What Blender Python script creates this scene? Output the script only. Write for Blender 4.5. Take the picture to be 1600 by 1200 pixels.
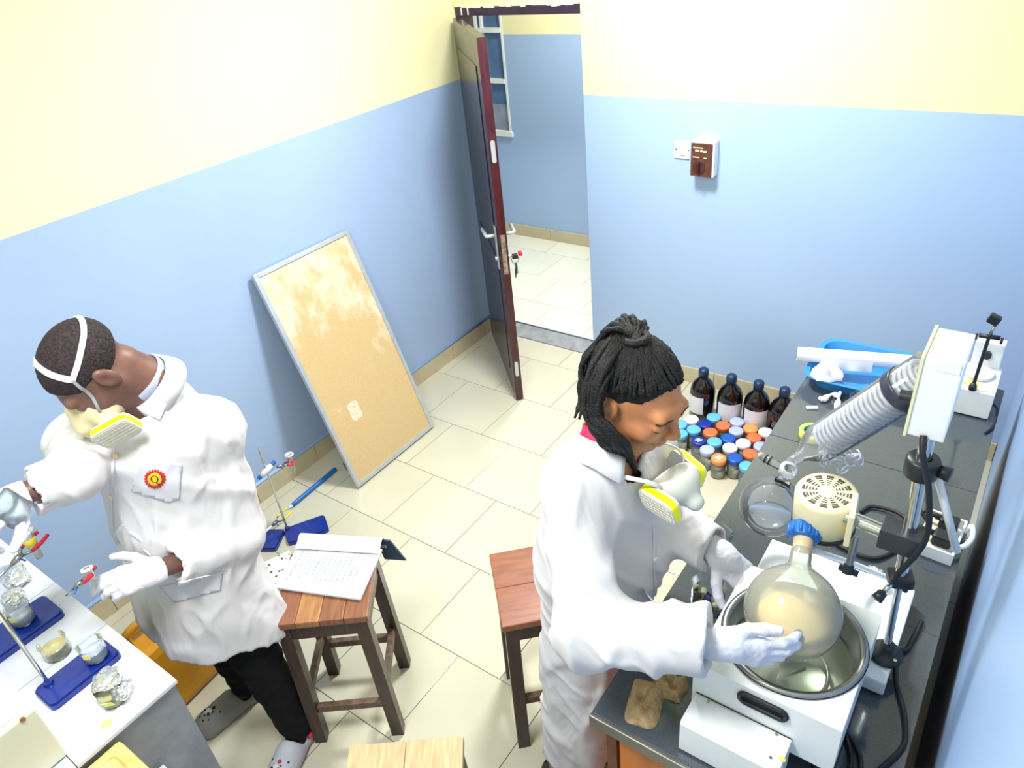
import bpy, bmesh, math, random
import numpy as np
from mathutils import Vector, Matrix
from mathutils.bvhtree import BVHTree
from mathutils.geometry import delaunay_2d_cdt

random.seed(7)
for o in list(bpy.data.objects):
    bpy.data.objects.remove(o)
scene = bpy.context.scene
COL = scene.collection

# ------------------------------------------------------------------ camera
FPX = 1146.7                       # focal length in pixels of the 1600 px wide frame
CAM = Vector((0.0, 0.0, 2.45))
YAW, PITCH, ROLL = math.radians(-38.626), math.radians(32.740), math.radians(-6.440)
def cam_axes():
    f = Vector((math.sin(YAW)*math.cos(PITCH), math.cos(YAW)*math.cos(PITCH), -math.sin(PITCH)))
    r = Vector((math.cos(YAW), -math.sin(YAW), 0))
    u = r.cross(f)
    c, s = math.cos(ROLL), math.sin(ROLL)
    return c*r+s*u, -s*r+c*u, f
RGT, UPV, FWD = cam_axes()
cd = bpy.data.cameras.new('camera'); cam = bpy.data.objects.new('camera', cd); COL.objects.link(cam)
cam.matrix_world = Matrix(((RGT.x, UPV.x, -FWD.x, CAM.x), (RGT.y, UPV.y, -FWD.y, CAM.y), (RGT.z, UPV.z, -FWD.z, CAM.z), (0, 0, 0, 1)))
cd.sensor_fit = 'HORIZONTAL'; cd.sensor_width = 36.0; cd.lens = FPX/1600*36.0; cd.clip_start = 0.02
scene.camera = cam

# ------------------------------------------------------------------ light
scene.view_settings.view_transform = 'Standard'; scene.view_settings.look = 'None'
scene.view_settings.gamma = 1.0; scene.view_settings.use_curve_mapping = False
scene.view_settings.exposure = 0.42
w = bpy.data.worlds.new('world'); scene.world = w; w.use_nodes = True
w.node_tree.nodes['Background'].inputs[0].default_value = (0.85, 0.92, 1.0, 1)
w.node_tree.nodes['Background'].inputs[1].default_value = 0.3
def area(name, loc, size, power, color=(1, 1, 1), rot=(0, 0, 0), shape='DISK'):
    l = bpy.data.lights.new(name, 'AREA'); l.shape = shape; l.size = size; l.energy = power; l.color = color
    o = bpy.data.objects.new(name, l); COL.objects.link(o); o.location = loc; o.rotation_euler = rot
    return o
area('ceiling_lamp_light', (-1.45, 2.40, 2.84), 0.40, 68, (0.97, 0.985, 1.0))
area('front_fill_light', (-1.05, 0.25, 2.84), 0.60, 42, (0.97, 0.985, 1.0))  # added overhead fill, brightens the left wall and foreground
area('corridor_lamp_light', (-2.5, 4.4, 2.70), 0.30, 36, (1.0, 1.0, 0.98))

# ------------------------------------------------------------------ pixel -> place
def ray(px, py):
    return RGT*((px-800)/FPX) - UPV*((py-600)/FPX) + FWD
NH = Vector((math.sin(YAW), math.cos(YAW), 0))       # horizontal viewing direction
def at(px, py, x=None, y=None, z=None, D=None):
    d = ray(px, py)
    if z is not None: t = (z-CAM.z)/d.z
    elif y is not None: t = (y-CAM.y)/d.y
    elif x is not None: t = (x-CAM.x)/d.x
    else: t = D/NH.dot(d)
    return CAM + d*t
def V(*a): return Vector(a)

# ------------------------------------------------------------------ materials
def lin(c):
    c = c/255.0
    return c/12.92 if c <= 0.04045 else ((c+0.055)/1.055)**2.4
def rgb(r, g, b): return (lin(r), lin(g), lin(b), 1)
def mat(name, col, rough=0.5, metal=0.0, var=0.0, vscale=20.0, bump=0.0, bscale=60.0, spec=0.5, sss=0.0, col2=None, stretch=None, rot=0.0, vdet=4.0, coat=0.0):
    m = bpy.data.materials.new(name); m.use_nodes = True
    nt = m.node_tree; b = nt.nodes['Principled BSDF']
    b.inputs['Base Color'].default_value = rgb(*col)
    b.inputs['Roughness'].default_value = rough; b.inputs['Metallic'].default_value = metal
    b.inputs['Specular IOR Level'].default_value = spec
    b.inputs['Coat Weight'].default_value = coat
    if sss:
        b.inputs['Subsurface Weight'].default_value = sss; b.inputs['Subsurface Radius'].default_value = (0.01, 0.005, 0.003)
        b.inputs['Subsurface Scale'].default_value = 1.0
    tc = nt.nodes.new('ShaderNodeTexCoord'); src = tc.outputs['Object']
    if stretch:
        mp = nt.nodes.new('ShaderNodeMapping'); mp.vector_type = 'TEXTURE'; mp.inputs['Scale'].default_value = [1/c for c in stretch]; mp.inputs['Rotation'].default_value = (0, 0, rot)
        nt.links.new(src, mp.inputs[0]); src = mp.outputs[0]
    if var or col2:
        n = nt.nodes.new('ShaderNodeTexNoise'); n.inputs['Scale'].default_value = vscale; n.inputs['Detail'].default_value = vdet
        nt.links.new(src, n.inputs['Vector'])
        r = nt.nodes.new('ShaderNodeValToRGB')
        if col2 is None:
            col2 = tuple(max(0, c*(1-var)) for c in col)
        r.color_ramp.elements[0].position = 0.35; r.color_ramp.elements[1].position = 0.65
        r.color_ramp.elements[0].color = rgb(*col2); r.color_ramp.elements[1].color = rgb(*col)
        nt.links.new(n.outputs['Fac'], r.inputs[0]); nt.links.new(r.outputs[0], b.inputs['Base Color'])
    if bump:
        n2 = nt.nodes.new('ShaderNodeTexNoise'); n2.inputs['Scale'].default_value = bscale; n2.inputs['Detail'].default_value = 3
        nt.links.new(src, n2.inputs['Vector'])
        bp = nt.nodes.new('ShaderNodeBump'); bp.inputs['Strength'].default_value = bump; bp.inputs['Distance'].default_value = 0.004
        nt.links.new(n2.outputs['Fac'], bp.inputs['Height']); nt.links.new(bp.outputs[0], b.inputs['Normal'])
    return m
def glassmat(name, tint=(238, 246, 248), haze=0.06, ior=1.45, hazecol=(235, 240, 245)):
    """thin clear glass: clear transmission, Fresnel gloss, a little white haze"""
    m = bpy.data.materials.new(name); m.use_nodes = True; nt = m.node_tree
    out = nt.nodes['Material Output']; nt.nodes.remove(nt.nodes['Principled BSDF'])
    tr = nt.nodes.new('ShaderNodeBsdfTransparent'); tr.inputs[0].default_value = rgb(*tint)
    gl = nt.nodes.new('ShaderNodeBsdfGlossy'); gl.inputs['Roughness'].default_value = 0.03
    di = nt.nodes.new('ShaderNodeBsdfDiffuse'); di.inputs[0].default_value = rgb(*hazecol)
    fr = nt.nodes.new('ShaderNodeFresnel'); fr.inputs[0].default_value = ior
    mx = nt.nodes.new('ShaderNodeMixShader'); mx2 = nt.nodes.new('ShaderNodeMixShader')
    mx2.inputs[0].default_value = haze
    nt.links.new(tr.outputs[0], mx2.inputs[1]); nt.links.new(di.outputs[0], mx2.inputs[2])
    nt.links.new(fr.outputs[0], mx.inputs[0]); nt.links.new(mx2.outputs[0], mx.inputs[1]); nt.links.new(gl.outputs[0], mx.inputs[2])
    nt.links.new(mx.outputs[0], out.inputs[0])
    return m
def twotone(name, low, high, zsplit, rough=0.45, bump=0.05):
    """painted wall: two paints meeting at a height"""
    m = mat(name, low, rough, bump=bump, bscale=9.0); nt = m.node_tree; b = nt.nodes['Principled BSDF']
    g = nt.nodes.new('ShaderNodeNewGeometry'); sx = nt.nodes.new('ShaderNodeSeparateXYZ')
    nt.links.new(g.outputs['Position'], sx.inputs[0])
    gt = nt.nodes.new('ShaderNodeMath'); gt.operation = 'GREATER_THAN'; gt.inputs[1].default_value = zsplit
    nt.links.new(sx.outputs['Z'], gt.inputs[0])
    mx = nt.nodes.new('ShaderNodeMix'); mx.data_type = 'RGBA'
    n = nt.nodes.new('ShaderNodeTexNoise'); n.inputs['Scale'].default_value = 1.7; n.inputs['Detail'].default_value = 5
    nt.links.new(g.outputs['Position'], n.inputs['Vector'])
    r = nt.nodes.new('ShaderNodeValToRGB'); r.color_ramp.elements[0].color = rgb(*[c*0.965 for c in low]); r.color_ramp.elements[1].color = rgb(*[min(255, c*1.02) for c in low])
    nt.links.new(n.outputs['Fac'], r.inputs[0])
    nt.links.new(gt.outputs[0], mx.inputs['Factor']); nt.links.new(r.outputs[0], mx.inputs['A']); mx.inputs['B'].default_value = rgb(*high)
    nt.links.new(mx.outputs['Result'], b.inputs['Base Color'])
    return m

# ------------------------------------------------------------------ mesh building
def frame(d):
    d = Vector(d).normalized()
    a = Vector((0, 0, 1)) if abs(d.z) < 0.9 else Vector((1, 0, 0))
    u = a.cross(d).normalized(); return u, d.cross(u)
def rotz(a): return Matrix.Rotation(a, 3, 'Z')
class MB:
    def __init__(s): s.v = []; s.f = []; s.s = []
    def add(s, vs, fs, smooth=False):
        k = len(s.v); s.v += [Vector(p) for p in vs]
        s.f += [tuple(i+k for i in f) for f in fs]; s.s += [smooth]*len(fs); return s
    def box(s, c, size, R=None, bev=0.0):
        c = Vector(c); hx, hy, hz = size[0]/2, size[1]/2, size[2]/2
        bm = bmesh.new(); bmesh.ops.create_cube(bm, size=1.0)
        for v in bm.verts: v.co = Vector((v.co.x*size[0], v.co.y*size[1], v.co.z*size[2]))
        if bev: bmesh.ops.bevel(bm, geom=bm.edges[:], offset=bev, segments=2, affect='EDGES', profile=0.6)
        bm.verts.index_update()
        vs = [(R @ v.co if R else v.co)+c for v in bm.verts]; fs = [[v.index for v in f.verts] for f in bm.faces]; bm.free()
        return s.add(vs, fs)
    def lohi(s, lo, hi, bev=0.0):
        lo = Vector(lo); hi = Vector(hi); return s.box((lo+hi)/2, hi-lo, None, bev)
    def hexa(s, q):           # 8 corners: bottom ring, top ring
        return s.add(q, [(3, 2, 1, 0), (4, 5, 6, 7), (0, 1, 5, 4), (1, 2, 6, 5), (2, 3, 7, 6), (3, 0, 4, 7)])
    def cyl(s, a, b, ra, rb=None, n=24, cap=True):
        a = Vector(a); b = Vector(b); rb = ra if rb is None else rb; u, v = frame(b-a)
        ring = lambda c, r: [c+(u*math.cos(t)+v*math.sin(t))*r for t in [2*math.pi*i/n for i in range(n)]]
        s.add(ring(a, ra)+ring(b, rb), [(i, (i+1) % n, n+(i+1) % n, n+i) for i in range(n)], True)
        if cap:
            s.add(ring(a, ra), [tuple(range(n))[::-1]]); s.add(ring(b, rb), [tuple(range(n))])
        return s
    def lathe(s, prof, o=(0, 0, 0), axis=(0, 0, 1), n=32, smooth=True):
        """prof: list of (radius, height)"""
        o = Vector(o); axis = Vector(axis).normalized(); u, v = frame(axis); vs = []; fs = []
        for r, h in prof:
            for i in range(n):
                t = 2*math.pi*i/n; vs.append(o+axis*h+(u*math.cos(t)+v*math.sin(t))*max(r, 1e-5))
        for j in range(len(prof)-1):
            for i in range(n): fs.append((j*n+i, j*n+(i+1) % n, (j+1)*n+(i+1) % n, (j+1)*n+i))
        return s.add(vs, fs, smooth)
    def tube(s, pts, r, n=8, closed=False, cap=True, flat=1.0):
        pts = [Vector(p) for p in pts]; m = len(pts)
        rs = r if isinstance(r, (list, tuple)) else [r]*m
        vs = []; u = None
        for i, p in enumerate(pts):
            if closed: d = pts[(i+1) % m]-pts[i-1]
            else: d = pts[min(i+1, m-1)]-pts[max(i-1, 0)]
            d = d.normalized() if d.length > 1e-9 else Vector((0, 0, 1))
            if u is None: u, w_ = frame(d)
            else:
                u = u-d*u.dot(d)
                u = u.normalized() if u.length > 1e-6 else frame(d)[0]
            w_ = d.cross(u)
            for k in range(n):
                t = 2*math.pi*k/n; vs.append(p+(u*math.cos(t)+w_*math.sin(t)*flat)*rs[i])
        fs = []; L = m if closed else m-1
        for i in range(L):
            a, b = i*n, ((i+1) % m)*n
            for k in range(n): fs.append((a+k, a+(k+1) % n, b+(k+1) % n, b+k))
        if cap and not closed:
            fs.append(tuple(range(n))[::-1]); fs.append(tuple((m-1)*n+k for k in range(n)))
        return s.add(vs, fs, True)
    def sphere(s, c, r, R=None, n=20, m=12, lo=-90, hi=90):
        rr = r if isinstance(r, (list, tuple)) else (r, r, r); c = Vector(c); vs = []; fs = []
        for j in range(m+1):
            a = math.radians(lo+(hi-lo)*j/m)
            for i in range(n):
                t = 2*math.pi*i/n
                p = Vector((math.cos(a)*math.cos(t)*rr[0], math.cos(a)*math.sin(t)*rr[1], math.sin(a)*rr[2]))
                vs.append((R @ p if R else p)+c)
        for j in range(m):
            for i in range(n): fs.append((j*n+i, j*n+(i+1) % n, (j+1)*n+(i+1) % n, (j+1)*n+i))
        return s.add(vs, fs, True)
    def prism(s, poly, o, u, v, t):
        """polygon (2d) in plane o,u,v extruded by t along u x v"""
        o = Vector(o); u = Vector(u); v = Vector(v); w_ = u.cross(v).normalized()*t; n = len(poly)
        a = [o+u*p[0]+v*p[1] for p in poly]
        return s.add(a+[p+w_ for p in a], [tuple(range(n))[::-1], tuple(range(n, 2*n))]+[(i, (i+1) % n, n+(i+1) % n, n+i) for i in range(n)])
    def rprism(s, w_, h, r, o, u, v, t, seg=5):
        """rounded rectangle centred at o"""
        poly = []
        for cx, cy, a0 in ((w_/2-r, h/2-r, 0), (-w_/2+r, h/2-r, 90), (-w_/2+r, -h/2+r, 180), (w_/2-r, -h/2+r, 270)):
            for i in range(seg+1):
                a = math.radians(a0+90*i/seg); poly.append((cx+r*math.cos(a), cy+r*math.sin(a)))
        return s.prism(poly, o, u, v, t)
    def build(s, name, m, parent=None):
        me = bpy.data.meshes.new(name)
        me.from_pydata([tuple(p) for p in s.v], [], s.f)
        me.polygons.foreach_set('use_smooth', s.s)
        me.materials.append(m); me.update()
        return link(name, me, parent)
def link(name, me, parent=None):
    o = bpy.data.objects.new(name, me); COL.objects.link(o)
    if parent is not None: adopt(o, parent)
    return o
BASE = {}
def base_of(p):
    return BASE.get(p.name, Matrix.Identity(4))
def adopt(o, parent):
    o.parent = parent; o.matrix_parent_inverse = base_of(parent).inverted()
    BASE[o.name] = Matrix.Identity(4)
def tag(o, label, cat=None, group=None, kind=None):
    if label: o['label'] = label
    if cat: o['category'] = cat
    if group: o['group'] = group
    if kind: o['kind'] = kind
    return o
def thing(name, label, cat, loc, group=None):
    o = bpy.data.objects.new(name, None); COL.objects.link(o); o.location = loc
    BASE[o.name] = Matrix.Translation(Vector(loc)); o.empty_display_size = 0.05
    return tag(o, label, cat, group)
def struct(o): o['kind'] = 'structure'; return o
def dup(root, delta, rz=0.0, label=None):
    """a copy of a thing and its parts, moved by delta"""
    r = root.copy(); COL.objects.link(r); r.location = root.location+Vector(delta); r.rotation_euler = (0, 0, rz)
    BASE[r.name] = BASE.get(root.name, Matrix.Identity(4))
    if label: r['label'] = label
    for ch in list(root.children):
        c = ch.copy(); COL.objects.link(c); c.parent = r
        for g in list(ch.children):
            d = g.copy(); COL.objects.link(d); d.parent = c
    return r
def bez(pts, n=8):
    """smooth Catmull-Rom curve through the points"""
    pts = [Vector(p) for p in pts]; P = [pts[0]]+pts+[pts[-1]]; out = []
    for i in range(1, len(P)-2):
        for k in range(n):
            t = k/n; a, b, c, d = P[i-1], P[i], P[i+1], P[i+2]
            out.append(0.5*((2*b)+(c-a)*t+(2*a-5*b+4*c-d)*t*t+(3*b-a-3*c+d)*t*t*t))
    return out+[pts[-1]]

# shared materials
M = {}
M['white_plastic'] = mat('white_plastic', (236, 238, 236), 0.35, var=0.03, vscale=6)
M['cream_plastic'] = mat('cream_plastic', (226, 218, 178), 0.35, var=0.04, vscale=8)
M['black_plastic'] = mat('black_plastic', (30, 32, 36), 0.4, bump=0.05)
M['rubber'] = mat('rubber', (24, 25, 28), 0.55)
M['chrome'] = mat('chrome', (205, 208, 210), 0.12, 1.0)
M['steel'] = mat('steel', (175, 175, 172), 0.3, 1.0, var=0.15, vscale=12)
M['alu'] = mat('aluminium', (205, 210, 215), 0.38, 0.6, var=0.05)
M['glass'] = glassmat('clear_glass')
M['blue_base'] = mat('blue_enamel', (10, 42, 140), 0.25, var=0.15, vscale=30, coat=0.3)
M['blue_plastic'] = mat('blue_plastic', (20, 100, 180), 0.35)
M['red_plastic'] = mat('red_plastic', (205, 30, 60), 0.4)
M['yellow_plastic'] = mat('yellow_plastic', (235, 215, 60), 0.4)
M['foil'] = mat('aluminium_foil', (225, 226, 228), 0.22, 0.9, bump=1.0, bscale=70)
M['paper'] = mat('paper', (220, 222, 228), 0.7, var=0.02)
M['label_yellow'] = mat('yellow_paper', (232, 225, 130), 0.7, var=0.06, vscale=50)
# ================================================================== the room
XL, XR, YB, YF, ZC = -2.915, 0.12, 3.49, -0.95, 2.92
DOORX = -2.093                      # right edge of the door opening
ZD = 1.985                          # underside of the door head
M['wall_left'] = twotone('wall_paint_left', (158, 182, 216), (232, 228, 182), 1.655)
M['wall_back'] = twotone('wall_paint_back', (160, 186, 220), (220, 216, 170), 1.60)
M['wall_right'] = twotone('wall_paint_right', (146, 174, 214), (232, 228, 186), 1.9)
M['wall_corr'] = twotone('corridor_paint', (158, 184, 218), (236, 230, 180), 1.645)
M['ceiling'] = mat('ceiling_white', (245, 245, 240), 0.8)
M['grout'] = mat('grout', (116, 110, 92), 0.8)
M['tile'] = mat('floor_tile', (198, 194, 172), 0.16, var=0.035, vscale=2.2, vdet=6)
M['tile_cor'] = mat('corridor_tile', (228, 226, 208), 0.14, var=0.03, vscale=3)
M['skirt'] = mat('skirting_tile', (196, 184, 152), 0.25, var=0.06, vscale=4)
M['concrete'] = mat('bare_concrete', (150, 154, 158), 0.8, var=0.15, vscale=14, bump=0.3)
M['door_face'] = mat('door_dark_wood', (52, 34, 44), 0.28, var=0.3, vscale=6, stretch=(14, 14, 1), coat=0.25)
M['door_edge'] = mat('door_edge_wood', (72, 24, 34), 0.3, var=0.35, vscale=10, stretch=(8, 8, 1), coat=0.2)
M['frame_wood'] = mat('door_frame_wood', (56, 40, 66), 0.4, var=0.2, vscale=10)

floor = struct(MB().lohi((XL-.1, YF-.1, -.08), (XR+.1, YB+.02, -.004)).build('floor', M['grout']))
TS = 0.404
tile_mesh = {}
def lay_tiles(x0, x1, y0, y1, yref, xref, parent, m, name='tile'):
    k0 = math.floor((y0-yref)/TS); k1 = math.ceil((y1-yref)/TS)
    for k in range(k0, k1):
        off = xref+(TS*0.5 if k % 2 else 0.0)
        j0 = math.floor((x0-off)/TS); j1 = math.ceil((x1-off)/TS)
        for j in range(j0, j1):
            a = max(x0, off+j*TS+.0016); b = min(x1, off+(j+1)*TS-.0016)
            c = max(y0, yref+k*TS+.0016); d = min(y1, yref+(k+1)*TS-.0016)
            if b-a < .01 or d-c < .01: continue
            key = (round(b-a, 3), round(d-c, 3), m.name)
            if key not in tile_mesh:
                me = MB().box((0, 0, -.005), (b-a, d-c, .01), None, .0008).build('tile', m); tile_mesh[key] = me.data; bpy.data.objects.remove(me)
            o = bpy.data.objects.new(name, tile_mesh[key]); COL.objects.link(o); o.location = ((a+b)/2, (c+d)/2, random.uniform(-.0004, .0004)); adopt(o, parent)
lay_tiles(XL+.001, XR-.001, YF, YB-.005, 1.664, -2.239, floor, M['tile'])

T = 0.14
wl = struct(MB().lohi((XL-T, YF-T, -.08), (XL, YB+T, ZC)).build('wall_left', M['wall_left']))
wb = MB()
wb.lohi((DOORX, YB, -.08), (XR+T, YB+T, ZC)); wb.lohi((XL, YB, ZD+.045), (DOORX, YB+T, ZC))
wb.lohi((XL, YB, -.08), (XL+.028, YB+T, ZD+.045))
wb = struct(wb.build('wall_back', M['wall_back']))
wr = struct(MB().lohi((XR, YF-T, -.08), (XR+T, YB, ZC)).build('wall_right', M['wall_right']))
wf = struct(MB().lohi((XL, YF-T, -.08), (XR, YF, ZC)).build('wall_front', M['wall_back']))
ce = struct(MB().lohi((XL-T, YF-T, ZC), (XR+T, YB+T, ZC+.06)).build('ceiling', M['ceiling']))

# skirting tiles along the left wall and a short run on the back wall
bl = struct(MB().lohi((XL, YF, 0.0), (XL+.006, YB, .098)).build('baseboard_left', M['grout']))
y = YF
while y < YB-.01:
    y2 = min(YB-.002, y+.40)
    MB().lohi((XL+.001, y+.0015, .001), (XL+.013, y2-.0015, .10), .001).build('tile', M['skirt'], bl); y = y2
MB().tube([V(XL+.004, YF, .108), V(XL+.004, YB-.01, .108)], .011, 6).build('paint_lip', mat('paint_lip', (150, 176, 212), .5), bl)
bb = struct(MB().lohi((DOORX+.004, YB-.006, 0), (XR, YB, .098)).build('baseboard_back', M['grout']))
x = DOORX+.004
while x < XR-.01:
    x2 = min(XR-.002, x+.40); MB().lohi((x+.0015, YB-.013, .001), (x2-.0015, YB-.001, .10), .001).build('tile', M['skirt'], bb); x = x2

# corridor behind the door
CY = 5.03
cf = struct(MB().lohi((-4.6, YB+.02, -.08), (-1.0, CY+.1, -.004)).build('floor_corridor', M['grout']))
lay_tiles(-4.6, -1.0, YB+.16, CY, 3.97, -2.5, cf, M['tile_cor'])
th = struct(MB().lohi((XL+.03, YB-.004, -.02), (DOORX, YB+.16, .006), .003).build('trim_threshold', M['concrete']))
MB().lohi((XL+.03, YB+.150, -.002), (DOORX, YB+.162, .0105)).build('threshold_strip', mat('threshold_strip', (92, 108, 122), .4, .4), th)
cw = MB()
WX0, WX1, WZ0, WZ1 = -3.99, -3.725, .895, 2.3
cw.lohi((-4.6, CY, -.08), (WX0, CY+T, ZC)); cw.lohi((WX1, CY, -.08), (-1.0, CY+T, ZC)); cw.lohi((WX0, CY, -.08), (WX1, CY+T, WZ0)); cw.lohi((WX0, CY, WZ1), (WX1, CY+T, ZC))
cw = struct(cw.build('wall_corridor', M['wall_corr']))
struct(MB().lohi((-4.74, YB, -.08), (-4.6, CY, ZC)).build('wall_corridor_left', M['wall_corr']))
struct(MB().lohi((-1.0, YB+T, -.08), (-.86, CY, ZC)).build('wall_corridor_right', M['wall_corr']))
struct(MB().lohi((-4.74, YB+T, 2.80), (-.86, CY+T, 2.86)).build('ceiling_corridor', M['ceiling']))
cb = struct(MB().lohi((-4.6, CY-.006, 0), (-1.0, CY, .098)).build('baseboard_corridor', M['grout']))
x = -4.6
while x < -1.02:
    MB().lohi((x+.0015, CY-.013, .001), (x+.3985, CY-.001, .10), .001).build('tile', M['skirt'], cb); x += .40
# corridor window: white aluminium frame, louvre of dull blue panes
wn = struct(MB().lohi((WX0, CY-.02, WZ0-.03), (WX1+.02, CY+.03, WZ0+.012)).build('window_1', M['white_plastic']))
fr = MB()
for a, b in (((WX0, WZ0), (WX0+.02, WZ1)), ((WX1-.014, WZ0), (WX1+.004, WZ1)), ((WX0+.055, WZ0), (WX0+.073, WZ1))):
    fr.lohi((a[0], CY-.006, a[1]), (b[0], CY+.03, b[1]))
fr.build('window_frame', M['white_plastic'], wn)
bars = [1.30, 1.675, 1.90]
for zb in bars: MB().lohi((WX0+.02, CY-.012, zb-.016), (WX1-.012, CY+.02, zb+.016)).build('glazing_bar', M['white_plastic'], wn)
M['dusk_pane'] = mat('dusk_pane', (86, 118, 158), .2, var=.1, vscale=6)
M['dusk_pane_low'] = mat('dusk_pane_low', (150, 160, 176), .3, var=.1, vscale=9)
zz = [WZ0+.01, 1.115]+bars+[WZ1]
for i in range(len(zz)-1):
    MB().lohi((WX0+.01, CY+.02, zz[i]), (WX1-.005, CY+.026, zz[i+1])).build('pane', M['dusk_pane_low'] if i == 0 else M['dusk_pane'], wn)
# door head and jamb
tr = struct(MB().lohi((XL+.028, YB-.008, ZD), (DOORX-.001, YB+.10, ZD+.045)).build('trim_door_head', M['frame_wood']))
jb = struct(MB().lohi((XL+.028, YB-.006, 0.008), (XL+.062, YB+.10, ZD)).build('trim_door_jamb', M['frame_wood']))
lp = MB()
x = XL+.03
while x < DOORX-.03:          # ragged plaster above the head
    wdt = random.uniform(.02, .05); lp.lohi((x, YB-.012, ZD+.040+random.uniform(-.004, .006)), (min(x+wdt, DOORX-.002), YB-.002, ZD+.062)); x += wdt
lp.build('plaster_edge', mat('rough_plaster', (236, 226, 190), .9, bump=.6), tr)
for hx in (-2.84, -2.795): MB().box((hx, YB-.011, ZD+.022), (.006, .004, .034)).build('hinge_screw', M['white_plastic'], tr)

# door leaf
HG = V(-2.862, 3.452, 0); FE = at(812, 622, z=.012); FE.z = 0
dd = (FE-HG); DL = dd.length; du = dd.normalized(); dn = V(-du.y, du.x, 0)   # dn: towards room (+x/-y side?)
if dn.dot(CAM-HG) < 0: dn = -dn
DR = Matrix(((du.x, dn.x, 0), (du.y, dn.y, 0), (0, 0, 1)))
TH = .042
def dl(s, n, z): return HG+du*s+dn*n+V(0, 0, z)
door = struct(MB().box(dl(DL/2, 0, .012+ZD/2-.008), (DL, TH-.004, ZD-.016), DR).build('door_1', M['door_face']))
BASE[door.name] = Matrix.Identity(4)
for sd in (-1, 1):
    for zlo, zhi in ((.16, .86), (1.06, ZD-.14)):
        MB().box(dl(DL/2, sd*TH/2, (zlo+zhi)/2), (DL-.24, .006, zhi-zlo), DR, .002).build('panel', M['door_face'], door)
MB().box(dl(DL+.002, 0, ZD/2), (.008, TH+.002, ZD-.014), DR).build('edge_lipping', M['door_edge'], door)
for zc, hh, ww in ((1.47, .11, .022), (.22, .10, .020)):
    MB().rprism(ww, hh, ww*.49, dl(DL+.0045, 0, zc), dn, V(0, 0, 1), .004 if dn.cross(V(0, 0, 1)).dot(du) > 0 else -.004).build('edge_plate', M['alu'], door)
lk = MB().box(dl(DL+.006, 0, .93), (.005, .024, .22), DR, .001).build('lock_plate', mat('lock_plate_worn', (196, 186, 172), .35, .7, var=.35, vscale=60), door)
for sd in (-1, 1):
    MB().box(dl(DL-.06, sd*(TH/2+.005), .95), (.042, .008, .24), DR, .003).build('handle_plate', M['alu'], door)
    s0 = dl(DL-.06, sd*(TH/2+.006), 1.02); s1 = dl(DL-.06, sd*(TH/2+.055), 1.02); s2 = dl(DL-.18, sd*(TH/2+.058), 1.02)
    MB().tube([s0, s1, s1*.9+s2*.1, s2], .0095, 10).build('handle', M['alu'], door)
MB().cyl(dl(DL-.06, TH/2+.008, .89), dl(DL-.06, TH/2+.02, .89), .012, n=14).build('lock_cylinder', M['alu'], door)
MB().cyl(dl(DL-.06, -TH/2-.008, .89), dl(DL-.06, -TH/2-.02, .89), .012, n=14).build('lock_cylinder', M['alu'], door)

# keys hanging from the lock on the far side of the leaf
kp = dl(DL-.06, -TH/2-.045, .885)
ky = thing('key_bunch', 'bunch of keys hanging from the lock of the open door', 'keys', kp)
MB().box(kp, (.028, .03, .022), DR, .003).build('key_head', M['black_plastic'], ky)
MB().tube([dl(DL-.06, -TH/2-.02, .89), kp], .004, 6).build('key_shaft', M['steel'], ky)
MB().tube([kp+V(0, 0, -.02)+.02*(dn*math.cos(a)+V(0, 0, math.sin(a))) for a in np.linspace(0, 2*math.pi, 17)[:-1]], .002, 6, True).build('ring', M['steel'], ky)
for i, (dx, L_) in enumerate(((-.012, .075), (0.0, .06), (.012, .07))):
    a = kp+V(0, 0, -.042)+du*dx*.6; b = a+V(0, 0, -L_)+du*dx*2+dn*dx
    MB().tube([a, a*.5+b*.5, b], [.012, .010, .004], 6, flat=.35).build('key', M['black_plastic'] if i else M['steel'], ky)
MB().box(kp+V(0, 0, .012)-dn*.03, (.035, .02, .02), DR, .004).build('key_tag', M['red_plastic'], ky)
# ================================================================== wall fittings
sw = thing('wall_switch', 'small white double switch plate beside the brown switch box', 'switch', at(1066, 234, y=YB))
c0 = at(1066, 234, y=YB-.012); 
MB().box(at(1066, 234, y=YB-.004), (.082, .008, .086), None, .003).build('plate', M['white_plastic'], sw)
MB().box(at(1066, 235, y=YB-.011), (.03, .010, .05), Matrix.Rotation(.1, 3, 'X'), .002).build('rocker', mat('ivory', (232, 226, 196), .35), sw)
for sx in (-1, 1): MB().cyl(at(1066, 234, y=YB-.008)+V(sx*.033, 0, 0), at(1066, 234, y=YB-.0095)+V(sx*.033, 0, 0), .004, n=10).build('screw', M['black_plastic'], sw)
bc = at(1101, 247, y=YB-.03)
sb = thing('isolator_switch', 'brown rotary switch box in white casing mounted on blue wall', 'switch', V(bc.x, YB, bc.z))
MB().box(V(bc.x, YB-.028, bc.z), (.118, .056, .172), None, .006).build('casing', M['white_plastic'], sb)
MB().box(V(bc.x-.004, YB-.060, bc.z-.002), (.108, .010, .162), None, .003).build('front_plate', mat('brown_bakelite', (98, 58, 46), .35, var=.2, vscale=40), sb)
MB().cyl(V(bc.x-.012, YB-.064, bc.z-.038), V(bc.x-.012, YB-.070, bc.z-.038), .031, n=28).build('dial', mat('dial_brown', (70, 38, 36), .3), sb)
MB().box(V(bc.x-.012, YB-.078, bc.z-.038), (.012, .020, .058), None, .003).build('knob', mat('knob_brown', (52, 28, 28), .25, coat=.5), sb)
gt = mat('pale_print', (214, 196, 150), .6); pm = MB()
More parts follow.
